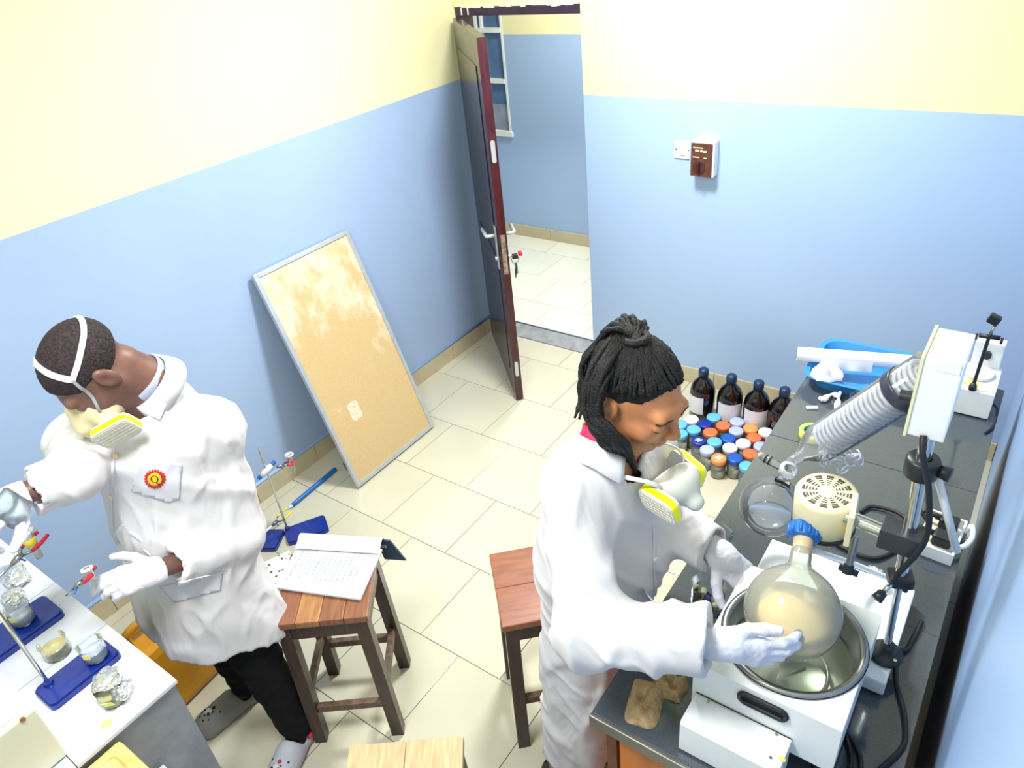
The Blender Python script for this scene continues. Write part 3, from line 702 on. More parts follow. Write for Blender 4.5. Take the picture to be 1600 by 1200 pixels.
MB().tube([cl_+V(-.022, -.045, -.012), cl_+V(-.03, -.062, -.022)], [.010, .013], 6).build('clamp_wing', M['black_plastic'], re_)
ck = rod(.60)
MB().box(ck+V(-.012, -.004, -.01), (.078, .052, .050), rotz(0.0), .002).build('slide_block', mat('slide_black', (48, 52, 58), .35), re_)
cr_ = rod(.885)
MB().lathe([(.014, -.022), (.029, -.022), (.031, -.018), (.031, .016), (.028, .020), (.014, .020)], cr_, (0, 0, 1), 28).build('collar', M['black_plastic'], re_)
MB().tube([cr_+V(.028, 0, 0), cr_+V(.05, -.005, 0)], [.013, .015], 12).build('collar_ear', M['black_plastic'], re_)
s1_ = at(1462, 735, D=NH.dot(cr_)+.0); s2_ = at(1495, 862, y=1.36)
MB().tube([s1_, s2_], .0085, 4).build('brace_strut', M['white_plastic'], re_)
# control box
cb0 = MB().lohi((-.1, 1.29, 1.552), (-.036, 1.415, 1.719), .003).build('control_box', M['white_plastic'], re_)
MB().lohi((-.078, 1.2885, 1.700), (-.040, 1.300, 1.7205)).build('top_lip', mat('lip_white', (226, 230, 232), .4), cb0)
MB().lohi((-.1035, 1.287, 1.549), (-.0985, 1.418, 1.722)).build('side_cover', M['cream_plastic'], cb0)
MB().cyl(V(-.104, 1.36, 1.59), V(-.130, 1.36, 1.588), .012, n=6).build('knob', M['black_plastic'], cb0)
MB().tube(bez([V(-.07, 1.288, 1.56), V(-.062, 1.27, 1.53), V(-.035, 1.262, 1.45), V(-.02, 1.27, 1.33), V(-.05, 1.268, 1.22), V(-.055, 1.30, 1.17), V(-.03, 1.33, 1.12)], 8), .006, 8).build('motor_cable', M['rubber'], re_)
# horizontal arm and motor head
HC = at(1292, 768, z=1.305)                       # centre of the vented top
MB().cyl(ck+V(-.03, -.004, -.01), V(HC.x+.05, ck.y+.01, ck.z-.012), .0155, n=18).build('arm', M['chrome'], re_)
MB().box(V(HC.x+.062, ck.y+.012, ck.z-.02), (.012, .085, .085), rotz(.15), .002).build('mount_plate', M['cream_plastic'], re_)
hx_ = V(-.03, -.06, 1).normalized(); RH = .0665; HH = .092
hd_ = MB().lathe([(0, -HH-.004), (RH-.003, -HH-.004), (RH, -HH), (RH, -.008), (RH-.003, -.002), (RH-.010, 0), (0, .001)], HC, hx_, 48).build('motor_housing', M['cream_plastic'], re_)
MB().lathe([(RH+.0005, -HH-.010), (RH+.0025, -HH-.009), (RH+.0025, -HH+.002), (RH+.0005, -HH+.003)], HC, hx_, 48).build('black_band', M['rubber'], hd_)
hu, hv = frame(hx_); vm = MB()
for i in range(12):
    a = 2*math.pi*i/12+.13; d_ = hu*math.cos(a)+hv*math.sin(a); e_ = hx_.cross(d_)
    for k, r_ in enumerate((.022, .0285, .035, .0425, .049)):
        w_ = .0030+.0011*k; h_ = .0019 if k < 4 else .003
        vm.prism([(-h_, -w_), (h_, -w_), (h_, w_), (-h_, w_)], HC+d_*r_+hx_*.0002, d_, e_, .0007)
vm.build('vent_slots', mat('vent_shade', (70, 66, 50), .7), hd_)['kind'] = 'stuff'  # raised dark plates, coloured like the shade inside open slots
# tilted drive: coupling, flask
FC = at(1238, 956, z=1.155); FR = .0985
NK = at(1256, 838, z=1.215)
ax_ = (NK-FC).normalized()
fk = MB(); R_ = FR
pr = []
for i in range(25):
    a = -90+i*(90+68)/24; pr.append((R_*math.cos(math.radians(a)), R_*math.sin(math.radians(a))))
neck = [(.026, FR*.99+.006), (.023, FR+.02), (.022, FR+.045), (.0185, FR+.05), (.0185, FR+.075)]
M['flask_glass'] = glassmat('misted_flask_glass', (250, 252, 246), .30, 1.45, (220, 226, 212))
fl = MB().lathe(pr[:-3]+neck, FC, ax_, 48).build('evaporating_flask', M['flask_glass'], re_)
M['extract'] = mat('beige_extract', (216, 182, 112), .45, sss=.0, var=.05, vscale=4, spec=.3)
lq = MB(); gdir = V(0.02, .0, 1).normalized(); lv_ = -.014; prq = []
for i in range(20):
    a = -90+i*(90+math.degrees(math.asin(lv_/FR)))/19; prq.append((FR*.975*math.cos(math.radians(a)), FR*.975*math.sin(math.radians(a))))
lq.lathe(prq+[(0, FR*.975*math.sin(math.asin(lv_/FR)))], FC, gdir, 48); lq.build('liquid', M['extract'], fl)
M['mist'] = glassmat('mist_layer', (226, 230, 208), .4, 1.05, (222, 222, 196))
c1 = FC+ax_*(FR+.078)
cu = MB(); cu.lathe([(.020, -.016), (.033, -.014), (.036, -.008), (.036, .014), (.032, .02), (.0, .02)], c1+ax_*.01, ax_, 12, False)
for i in range(12):
    u_, v_ = frame(ax_); a = 2*math.pi*(i+.5)/12; d_ = u_*math.cos(a)+v_*math.sin(a); cu.tube([c1+d_*.0345-ax_*.002, c1+d_*.0345+ax_*.022], .004, 6)
cu.build('coupling_nut', M['blue_plastic'], re_)
MB().cyl(c1-ax_*.03, c1, .0195, .0215, 20).build('ground_joint', mat('joint_ochre', (214, 190, 150), .4), re_)
MB().cyl(c1+ax_*.02, HC-hx_*(HH-.03), .026, .034, 20).build('drive_shaft', M['cream_plastic'], re_)
# level knob under the head
k0 = at(1338, 838, z=1.19); k1 = at(1327, 882, z=1.13)
MB().cyl(k0, k1, .0085, n=14).build('lift_rod', M['steel'], re_); MB().cyl(k1, k1+(k1-k0).normalized()*.022, .011, .012, 8).build('lift_knob', M['black_plastic'], re_)
MB().tube([k1+V(-.02, .0, -.018), k1+V(.022, .0, -.02)], .008, 6).build('lift_wing', M['black_plastic'], re_)
# condenser
q0 = at(1236, 722, y=1.50); q1 = at(1424, 601, y=1.45); ca = (q1-q0).normalized(); CL = (q1-q0).length+.055
M['jacket'] = glassmat('condenser_glass', (250, 252, 255), .16, 1.45)
cj = MB().lathe([(.013, .0), (.014, .035), (.020, .055), (.036, .085), (.0455, .115), (.0465, .13), (.0465, CL), (.030, CL+.006), (.030, CL+.03), (0, CL+.03)], q0, ca, 40).build('condenser_jacket', M['jacket'], re_)
u_, v_ = frame(ca); M['coil'] = glassmat('coil_glass', (248, 250, 255), .6, 1.5, (240, 244, 252))
for rr_, nt_, ph in ((.037, 22, 0), (.022, 24, 1.5)):
    pts = []
    for i in range(nt_*14+1):
        a = 2*math.pi*i/14+ph; pts.append(q0+ca*(.135+(CL-.145)*i/(nt_*14))+(u_*math.cos(a)+v_*math.sin(a))*rr_)
    MB().tube(pts, .0046, 6).build('coil', M['coil'], cj)
MB().cyl(q0+ca*.12, q1, .009, n=14).build('inner_tube', M['coil'], cj)
ringp = q0+ca*(CL-.075)
MB().lathe([(.0468, -.012), (.0495, -.012), (.0505, -.008), (.0505, .010), (.0495, .014), (.0468, .014)], ringp, ca, 40).build('condenser_ring', mat('ring_grey', (62, 66, 84), .3, .3), re_)
MB().box(ringp+V(.04, -.05, -.02), (.03, .09, .03), None, .003).build('ring_bracket', M['black_plastic'], re_)
# coiled hose ends sticking out below the condenser
random.seed(5); hz_ = at(1312, 716, y=1.52)
mb = MB()
for i in range(16):
    c_ = hz_+V(random.uniform(-.035, .035), random.uniform(-.02, .02), random.uniform(-.012, .012)); d_ = V(random.uniform(-1, 1), random.uniform(-1, 1), random.uniform(-.3, 1)).normalized(); e_, g_ = frame(d_)
    mb.tube([c_+(e_*math.cos(a)+g_*math.sin(a))*.014+d_*a*.002 for a in np.linspace(0, 9, 22)], .0025, 5)
mb.build('glass_fittings', M['coil'], cj)['kind'] = 'stuff'
# ball joint with clip, receiving flask
j0 = at(1188, 712, y=1.50); j1 = at(1243, 741, y=1.49)
sj = MB().tube([j0, j0+(j1-j0)*.75], .011, 14).build('stopcock', M['jacket'], re_)
MB().tube([j0+(j1-j0)*-.05, j0+(j1-j0)*.05], [.008, .011], 10).build('stopcock_plug', M['cream_plastic'], sj)
for tt in (.16, .28): MB().lathe([(.0115, -.002), (.0125, 0), (.0115, .002)], j0+(j1-j0)*tt, (j1-j0), 16).build('seal_ring', M['rubber'], sj)
MB().lathe([(.013, -.008), (.023, -.006), (.023, .008), (.013, .010)], j0+(j1-j0)*.80, V(.3, -.2, 1), 24).build('ball_clip', M['frost'], re_)
RC = at(1204, 791, y=1.50); RR = .0795; rx_ = (j0+(j1-j0)*.80-RC).normalized(); pr = []
for i in range(22):
    a = -90+i*(90+70)/21; pr.append((RR*math.cos(math.radians(a)), RR*math.sin(math.radians(a))))
rf = MB().lathe(pr+[(.02, RR+.01), (.02, RR+.02)], RC, rx_, 44).build('receiving_flask', glassmat('receiver_glass', (250, 252, 255), .16, 1.4), re_)
pr = [(r_*.975, h_*.975) for r_, h_ in pr]
MB().lathe([(RR*.96*math.cos(math.radians(a)), RR*.96*math.sin(math.radians(a))) for a in np.linspace(-90, -32, 10)]+[(0, RR*.96*math.sin(math.radians(-32)))], RC, (0, 0, 1), 36).build('distillate', glassmat('distillate', (248, 250, 252), .12, 1.33), rf)
# tubes between head and bench
MB().tube(bez([at(1270, 860, z=1.17), at(1330, 880, z=1.0), at(1385, 902, z=.94)], 8), .0075, 8).build('steam_tube', M['white_plastic'], re_)

# ---- things on the right bench
M['towel'] = mat('tan_towel', (204, 172, 128), .95, var=.2, vscale=50, bump=1.0, bscale=260)
def cloth(name, label, cat, c, sx, sy_, h, ang, m, seed, fold=.35):
    random.seed(seed); n = 26; vs = []; fs = []; ph = [random.uniform(0, 6) for _ in range(8)]; R = rotz(ang)
    for j in range(n):
        for i in range(n):
            u = i/(n-1)*2-1; v = j/(n-1)*2-1
            e = (1-max(abs(u), abs(v))**4)
            z = h*e*(.65+fold*math.sin(3*u+2*v+ph[0])*math.cos(2.4*v-u+ph[1])+.2*math.sin(7*u+ph[2])*math.sin(6*v+ph[3]))
            k = 1-.18*(abs(u*v))+.05*math.sin(5*u+ph[4])+.05*math.sin(4*v+ph[5])
            vs.append(R @ V(u*sx/2*k, v*sy_/2*k, 0)+Vector(c)+V(0, 0, max(.002, z)))
    top = len(vs); vs += [V(p.x, p.y, c[2]) for p in vs]
    for j in range(n-1):
        for i in range(n-1):
            a = j*n+i; fs.append((a, a+1, a+n+1, a+n)); fs.append((top+a, top+a+n, top+a+n+1, top+a+1))
    edge = [i for i in range(n)]+[j*n+n-1 for j in range(1, n)]+[(n-1)*n+i for i in range(n-2, -1, -1)]+[j*n for j in range(n-2, 0, -1)]
    for a, b in zip(edge, edge[1:]+edge[:1]): fs.append((b, a, top+a, top+b))
    return tag(MB().add(vs, fs, True).build(name, m), label, cat)
cloth('towel', 'folded tan terry towel nearest the bench corner', 'towel', at(1008, 1100, z=ZB), .085, .125, .032, .25, M['towel'], 2)
cloth('towel', 'second tan towel tucked beneath the woman sleeve', 'towel', at(1046, 1072, z=ZB), .085, .075, .036, .1, M['towel'], 3)
# beaker of coloured vial caps
p = at(1104, 962, z=ZB)
bk = thing('beaker', 'clear beaker full of blue and yellow vials beside the bath', 'beaker', p)
MB().lathe([(0, .002), (.040, .002), (.042, .006), (.042, .115), (.0445, .118)], p, (0, 0, 1), 32).build('glass', M['glass'], bk)
random.seed(9); vcols = [mat('vial_yellow', (214, 190, 60), .4), mat('vial_navy', (40, 44, 110), .4), mat('vial_ivory', (224, 220, 180), .4), mat('vial_black', (34, 30, 30), .4)]
for lay in range(4):
    for i in range(7):
        a = 2*math.pi*i/7+lay*.5; r_ = .026 if i else 0; q = p+V(r_*math.cos(a), r_*math.sin(a), .014+lay*.017)
        d_ = V(random.uniform(-1, 1), random.uniform(-1, 1), random.uniform(-.4, .4)).normalized()*.0075
        MB().cyl(q-d_, q+d_, .0075, n=10).build('vial', vcols[(i+lay*3) % 4], bk)
# glass shard / cover
p = at(1122, 834, z=ZB); tag(MB().lathe([(.0, .0), (.036, .0), (.044, .008), (.045, .010), (.043, .010), (.035, .003), (0, .003)], p, (0, 0, 1), 6, False).build('glass_dish', M['glass']), 'small angular clear glass dish behind the woman left wrist', 'dish')
# tape roll
p = at(1270, 682, z=ZB)
tp = thing('tape_roll', 'yellow masking tape roll lying under the glass condenser', 'tape', p)
MB().lathe([(.033, .0), (.045, .0), (.046, .001), (.046, .024), (.045, .025), (.033, .025)], p, (0, 0, 1), 40).build('tape', mat('tape_yellow', (232, 226, 90), .45), tp)
MB().lathe([(.0325, .0), (.031, .0), (.031, .0255), (.033, .0255), (.033, .0)], p, (0, 0, 1), 40).build('core', mat('core_green', (40, 160, 96), .5), tp)
# white plastic stopcock parts
p = at(1300, 640, z=ZB+.012)
wp = thing('plastic_valve', 'white plastic valve fitting lying behind the tape roll', 'valve', p-V(0, 0, .012))
q = [at(px, py, z=ZB+.013) for px, py in ((1286, 625), (1300, 616), (1310, 622), (1306, 640), (1296, 660), (1288, 676))]
MB().tube(bez(q, 5), [.008+.004*math.sin(i*1.1) for i in range(len(bez(q, 5)))], 10).build('body', M['white_plastic'], wp)
MB().tube([q[2], at(1313, 612, z=ZB+.03)], .006, 8).build('lever', M['white_plastic'], wp); MB().tube([q[0], at(1281, 622, z=ZB+.01)], .008, 8).build('port', M['white_plastic'], wp)
p = at(1269, 637, z=ZB+.004); tag(MB().box(p, (.04, .016, .008), rotz(.5), .003).build('plastic_clip', M['white_plastic']), 'tiny white plastic clip near bench edge', 'clip')
p = at(1340, 642, z=ZB); bxg = thing('glass_cup', 'clear square glass cup between blue tray and condenser', 'cup', p)
MB().lathe([(0, .002), (.03, .002), (.034, .06), (.032, .06), (.028, .004), (0, .004)], p, (0, 0, 1), 24).build('glass', M['glass'], bxg)
# blue tray
tq = [at(px, py, z=ZB+.045) for px, py in ((1258, 592), (1385, 618), (1420, 572), (1262, 556))]
ty0 = min(tq[0].y, tq[1].y); tc_ = V(-.335, 2.56, ZB); TW, TDp = .44, .32
tr_ = thing('plastic_tray', 'blue plastic tray at the far end of the black bench', 'tray', tc_)
def rrect(w_, h_, r_, z_, seg=6):
    out = []
    for cx, cy, a0 in ((w_/2-r_, h_/2-r_, 0), (-w_/2+r_, h_/2-r_, 90), (-w_/2+r_, -h_/2+r_, 180), (w_/2-r_, -h_/2+r_, 270)):
        for i in range(seg+1):
            a = math.radians(a0+90*i/seg); out.append(tc_+V(cx+r_*math.cos(a), cy+r_*math.sin(a), z_))
    return out
def shell(rings):
    vs = []; fs = []; n = len(rings[0])
    for r_ in rings: vs += r_
    for j in range(len(rings)-1):
        for i in range(n): fs.append((j*n+i, j*n+(i+1) % n, (j+1)*n+(i+1) % n, (j+1)*n+i))
    fs.append(tuple(range(n))[::-1]); k = (len(rings)-1)*n; fs.append(tuple(k+i for i in range(n)))
    return vs, fs
vs, fs = shell([rrect(TW-.06, TDp-.06, .05, .001), rrect(TW-.01, TDp-.01, .06, .05), rrect(TW+.015, TDp+.015, .065, .053), rrect(TW+.015, TDp+.015, .065, .056), rrect(TW-.02, TDp-.02, .055, .053), rrect(TW-.066, TDp-.066, .048, .006)])
MB().add(vs, fs).build('tray', mat('tray_blue', (54, 136, 206), .3, var=.06), tr_)
# foil-wrapped roll across the tray
ra = at(1246, 553, y=2.60); rb = at(1440, 566, y=2.62); ra.z = max(ra.z, ZB+.085); rb.z = max(rb.z, ZB+.085); ra.z = rb.z = ZB+.088
ra = at(1246, 553, z=ZB+.088); rb = at(1446, 568, z=ZB+.088)
rl = thing('paper_roll', 'long white paper roll lying across the blue tray', 'roll', (ra+rb)/2-V(0, 0, .028))
MB().cyl(ra, rb, .027, n=28).build('roll', M['paper'], rl)
MB().cyl(ra-(rb-ra).normalized()*.001, ra, .016, n=18).build('core', mat('core_brown', (190, 160, 130), .8), rl)
fa = ra+(rb-ra)*.26; fb = ra+(rb-ra)*.62; mb = MB(); vs = []
for i in range(15):
    t_ = i/14; b_ = fa+(fb-fa)*t_; jit = .006*math.sin(i*.9)
    vs += [b_+V(0, -.0265, .008), b_+V(0, -.034, -.014), b_+V(0, -.038-jit*.7, -.034+.5*jit)]
mb.add(vs, [f for i in range(14) for f in ((3*i, 3*i+3, 3*i+4, 3*i+1), (3*i+1, 3*i+4, 3*i+5, 3*i+2))], True); mb.build('loose_end', M['paper'], rl)
def crumple(name, label, cat, pts, rad, m, seed, parent=None, nm=26):
    """crushed sheet: lumpy blob with creases"""
    random.seed(seed); c = sum(pts, Vector())/len(pts); vs = []; fs = []; n, k = nm, nm//2
    dirs = [(V(random.gauss(0, 1), random.gauss(0, 1), random.gauss(0, 1)).normalized(), random.uniform(.75, 1.15)) for _ in range(46)]
    mb = MB()
    for j in range(k+1):
        a = -math.pi/2+math.pi*j/k
        for i in range(n):
            t = 2*math.pi*i/n; d = V(math.cos(a)*math.cos(t), math.cos(a)*math.sin(t), math.sin(a))
            best = max(dirs, key=lambda q: q[0].dot(d)); f = best[1]*(.72+.28*best[0].dot(d)**8)
            vs.append(c+V(d.x*rad[0], d.y*rad[1], d.z*rad[2])*f)
    for j in range(k):
        for i in range(n): fs.append((j*n+i, j*n+(i+1) % n, (j+1)*n+(i+1) % n, (j+1)*n+i))
    o = mb.add(vs, fs).build(name, m, parent)
    if parent is None: tag(o, label, cat)
    return o
tissue = mat('tissue', (240, 238, 240), .8, var=.06, vscale=30, bump=.6, bscale=90)
q0_ = at(1290, 575, z=ZB+.07)
cloth('crumpled_tissue', 'crumpled white tissue draped over the left end of the tray', 'tissue', at(1292, 586, z=ZB+.057), .11, .10, .042, .5, tissue, 14, .75)
# hotplate stirrer
hp0, hp1 = at(1491, 645, z=ZB), at(1546, 658, z=ZB); hx0, hx1 = -.072, .036; hy0 = 2.475; hy1 = 2.66
hp = thing('hotplate_stirrer', 'stained white hotplate stirrer with support rod at the far right corner', 'hotplate', V((hx0+hx1)/2, (hy0+hy1)/2, ZB))
M['stained'] = mat('stained_white', (238, 238, 232), .4, col2=(222, 190, 110), vscale=9, vdet=8)
M['stained'].node_tree.nodes['Color Ramp'].color_ramp.elements[0].position = .38; M['stained'].node_tree.nodes['Color Ramp'].color_ramp.elements[1].position = .47
MB().lohi((hx0, hy0, ZB+.006), (hx1, hy1, ZB+.105), .004).build('housing', M['stained'], hp)
MB().lathe([(0, .105), (.046, .105), (.049, .110), (.049, .116), (.046, .118), (0, .1185)], V(-.03, 2.585, ZB), (0, 0, 1), 40).build('plate', M['stained'], hp)
MB().lohi((hx0+.01, hy1-.012, ZB+.105), (hx1-.01, hy1+.03, ZB+.20), .004).build('control_panel', M['white_plastic'], hp)
MB().cyl(V(-.02, hy1-.013, ZB+.155), V(-.02, hy1-.03, ZB+.157), .014, n=16).build('dial', M['black_plastic'], hp)
sr0 = at(1519, 608, z=ZB+.106)
MB().lathe([(.0, 0), (.013, 0), (.012, .012), (.006, .026), (0, .026)], sr0, (0, 0, 1), 16).build('rod_socket', M['black_plastic'], hp)
sr1 = at(1546, 528, D=NH.dot(sr0))
sr1 = V(sr0.x+.004, sr0.y+.01, sr1.z)
MB().cyl(sr0, sr1, .0055, n=12).build('support_rod', M['black_plastic'], hp)
MB().tube([sr1+V(-.028, 0, 0), sr1+V(.03, .006, 0)], .008, 8).build('cross_boss', M['black_plastic'], hp)
for d_ in (-.03, .032): MB().cyl(sr1+V(d_, 0, -.006), sr1+V(d_*1.25, 0, -.006), .011, n=10).build('boss_knob', M['black_plastic'], hp)
MB().tube([sr1+V(.0, 0, .0), sr1+V(.006, .004, .045)], .005, 8).build('neck', M['steel'], hp)
MB().box(sr1+V(.0, .004, .062), (.034, .024, .03), Matrix.Rotation(.35, 3, 'Y'), .004).build('grip_plate', M['black_plastic'], hp)
MB().tube(bez([V(hx1-.002, hy0+.05, ZB+.04), V(hx1+.018, hy0+.03, ZB+.035), V(hx1+.02, hy0-.03, ZB+.008), V(hx1+.004, hy0-.08, ZB+.005)], 6), .004, 8).build('lead', M['rubber'], hp)
# extension socket
ec = V(.004, 1.815, ZB); ER = rotz(math.radians(-4))
es = thing('extension_socket', 'white double extension socket with two black plugs by the bench edge', 'extension socket', ec)
MB().box(ec+V(0, 0, .006), (.094, .158, .012), ER, .002).build('tray', M['white_plastic'], es)
for sx in (-1, 1): MB().box(ec+ER @ V(sx*.044, 0, .024), (.006, .158, .032), ER, .001).build('side_wall', M['white_plastic'], es)
for sy_ in (-1, 1): MB().box(ec+ER @ V(0, sy_*.076, .024), (.088, .006, .032), ER, .001).build('end_wall', M['white_plastic'], es)
for sy_ in (-.036, .034):
    fp = MB().box(ec+ER @ V(-.006, sy_, .022), (.066, .058, .02), ER, .002).build('socket_face', mat('socket_cream', (236, 228, 206), .4), es)
    MB().cyl(ec+ER @ V(-.026, sy_+.018, .032), ec+ER @ V(-.026, sy_+.018, .0335), .004, n=8).build('pilot_lamp', M['red_plastic'], fp)
    pl = MB().box(ec+ER @ V(.008, sy_-.004, .05), (.048, .040, .036), ER, .008).build('plug', M['black_plastic'], es)
    st = ec+ER @ V(-.012, sy_-.004, .058); MB().tube([st, st+V(-.02, .004, .002), st+V(-.045, .01, .0)], [.009, .007, .005], 8).build('strain_relief', M['rubber'], pl)
MB().tube(bez([ec+ER @ V(.045, .05, .02), V(.068, 1.88, ZB+.035), V(.075, 1.84, ZB+.03), V(.064, 1.80, ZB+.028), ec+ER @ V(.045, -.03, .03)], 6), .007, 10).build('white_lead', M['white_plastic'], es)
# black power cables
def cable(label, pts, r_=.0055, m=None):
    return tag(MB().tube(bez(pts, 8), r_, 8).build('power_cable', m or M['rubber']), label, 'cable')
zc_ = ZB+.008
cable('black cable looping behind the motor head to the upper plug', [at(1345, 800, z=zc_), at(1362, 791, z=zc_), at(1400, 800, z=zc_+.004), at(1430, 820, z=zc_+.01), at(1450, 818, z=zc_+.03), V(-.066, 1.858, ZB+.058)])
cable('thin black cable crossing the bench below the motor head', [at(1300, 845, z=zc_), at(1330, 862, z=zc_), at(1368, 872, z=zc_), at(1405, 858, z=zc_), at(1436, 845, z=zc_+.02), V(-.066, 1.788, ZB+.058)])
cable('thick black cable running down the bench right of the rotary evaporator', [V(.018, 1.50, zc_), V(.006, 1.40, zc_), at(1406, 1020, z=zc_), at(1400, 1060, z=zc_), at(1412, 1110, z=zc_), at(1415, 1150, z=zc_), at(1408, 1170, z=zc_), at(1380, 1198, z=zc_), at(1350, 1225, z=zc_)])
cable('black cable lying in the shade beside the white bath', [at(1338, 1225, z=zc_), at(1345, 1190, z=zc_), at(1334, 1160, z=zc_), at(1322, 1150, z=zc_), at(1330, 1185, z=zc_), at(1322, 1225, z=zc_)])
cable('white hose curving over the bench behind the base plate', [at(1280, 872, z=ZB+.02), at(1305, 888, z=zc_), at(1335, 905, z=zc_), at(1370, 912, z=zc_)], .005, M['white_plastic'])
crumple('foil_scrap', 'scrap of crushed foil behind the white base plate', 'foil', [at(1366, 893, z=ZB+.014)], (.022, .016, .013), M['foil'], 8)

# ================================================================== left bench
LX1, LY0, LY1 = -1.523, -.30, .374
M['bench_tile'] = mat('white_wall_tile', (214, 217, 226), .12, var=.02)
M['plaster_grey'] = mat('grey_plaster', (150, 156, 164), .7, var=.12, vscale=10, bump=.4, bscale=30)
lb = thing('tiled_bench', 'white tiled masonry bench with grey end wall at the left', 'bench', V(-2.2, .05, 0))
MB().lohi((XL+.014, LY0, 0), (LX1-.006, LY1-.004, ZB-.008)).build('masonry', M['plaster_grey'], lb)
yj = [LY0, .107, LY1]; 
for j in range(2):
    x1 = LX1; k = 0
    xs = [LX1, -1.865, -2.165, -2.465, -2.765, XL+.014]
    for a, b in zip(xs, xs[1:]):
        MB().lohi((b+.0012, yj[j]+.0012, ZB-.012), (a-.0012 if a != LX1 else a+.004, yj[j+1]-.0012 if j == 0 else yj[j+1]+.003, ZB), .001).build('tile', M['bench_tile'], lb)
MB().lohi((XL+.014, LY0, ZB-.009), (LX1-.003, LY1-.002, ZB-.003)).build('tile_bed', mat('dark_joint', (60, 64, 70), .8), lb)
ls1, l10, l11 = retort('near retort stand on the white tiled bench, bare chrome rod', [(48, 1075), (78, 1107), (189, 1017), (160, 997)], ZB, (76, 1068), .36)
ls2, l20, l21 = retort('farther retort stand on the white tiled bench holding the red clamp', [(-62, 1018), (-30, 1050), (97, 952), (66, 926)], ZB, (-22, 1008), .50)
# beakers
def beaker(label, px, py, r_, h_, m_liq, lv, z=ZB, lab=None, blue=False):
    p = at(px, py, z=z); t = thing('beaker', label, 'beaker', p, 'small beakers on the tiled bench')
    MB().lathe([(0, .001), (r_*.9, .001), (r_, .005), (r_, h_*.96), (r_*1.07, h_)], p, (0, 0, 1), 32).build('glass', M['glass'], t)
    MB().lathe([(0, .003), (r_*.86, .004), (r_*.95, .008), (r_*.95, lv), (0, lv)], p, (0, 0, 1), 28).build('contents', m_liq, t)
    if lab is not None:
        a = lab; d_ = V(math.cos(a), math.sin(a), 0); e_ = V(-d_.y, d_.x, 0)
        MB().box(p+d_*(r_+.0012)+V(0, 0, h_*.68), (.0016, .018, .016), Matrix((d_, e_, V(0, 0, 1))).transposed(), .0004).build('sticker', M['label_yellow'], t)
    return t
M['yel_liq'] = mat('yellowish_liquid', (212, 200, 142), .15, var=.08, vscale=40); M['white_liq'] = mat('whitish_residue', (206, 208, 206), .2, col2=(176, 186, 214), vscale=40)
bz = ZB+.023
beaker('small beaker of yellowish liquid between the two blue bases', 92, 1021, .034, .052, M['yel_liq'], .030)
beaker('small beaker with yellow sticker standing on the near blue base', 152, 1026, .031, .056, M['white_liq'], .026, bz, -.9)
beaker('small beaker with yellow sticker standing on the farther blue base', 39, 970, .031, .058, M['white_liq'], .024, bz, -.9)
# foil-topped beaker
p = at(180, 1092, z=ZB); fb_ = thing('beaker', 'foil-capped beaker with sticky label at the bench front corner', 'beaker', p, 'small beakers on the tiled bench')
MB().lathe([(0, .001), (.030, .001), (.033, .005), (.034, .055)], p, (0, 0, 1), 28).build('glass', M['glass'], fb_)
MB().lathe([(0, .003), (.031, .004), (.031, .03), (0, .03)], p, (0, 0, 1), 24).build('contents', M['yel_liq'], fb_)
crumple('foil_cap', '', '', [p+V(-.012, .006, .058)], (.042, .040, .017), M['foil'], 21, fb_, 36)
crumple('foil_skirt', '', '', [p+V(.018, .018, .030)], (.030, .028, .026), M['foil'], 22, fb_, 36)
MB().box(p+V(.03, -.024, .03), (.026, .0016, .022), rotz(.75) @ Matrix.Rotation(.35, 3, 'X'), .0004).build('sticker', M['label_yellow'], fb_)
crumple('foil_ball', 'loose crumpled foil heap behind the farther beaker', 'foil', [at(22, 898, z=ZB+.02)], (.07, .04, .024), M['foil'], 23, None, 40)
crumple('foil_ball', 'flattened foil cover lying next to the farther beaker', 'foil', [at(18, 935, z=ZB+.04)], (.036, .036, .02), M['foil'], 24, None, 36)
# stained wet patch and sticky note
q = [at(px, py, z=ZB) for px, py in ((150, 1095), (165, 1112), (178, 1104), (205, 1098), (224, 1088), (226, 1096), (216, 1102), (196, 1099), (172, 1112), (156, 1112))]
# clamp held over the bench (red) with tube
k0 = at(-18, 918, z=1.10); k1 = at(28, 872, z=1.115)
e = clamp(ls2, k0, k1, M['red_plastic'], .022, .055)
boss(ls2, V(l20.x, l20.y, 1.10), V(.3, .9, .2))
p = at(48, 848, z=1.125)
tb = thing('sample_tube', 'frosted sample tube with yellow band held by red clamp prongs', 'tube', p-V(0, 0, .05))
ta = V(-.10, .02, 1).normalized()
MB().lathe([(0, -.052), (.010, -.052), (.011, -.04), (.0135, -.01), (.0145, .03), (.025, .036), (.025, .040), (.0135, .038)], p, ta, 24).build('tube', M['frost'], tb)
MB().lathe([(.0142, -.006), (.0158, -.004), (.0165, .014), (.0148, .016)], p, ta, 20).build('yellow_band', M['yellow_plastic'], tb)
MB().lathe([(0, -.05), (.0095, -.05), (.0115, -.03), (0, -.03)], p, ta, 18).build('contents', M['yel_liq'], tb)
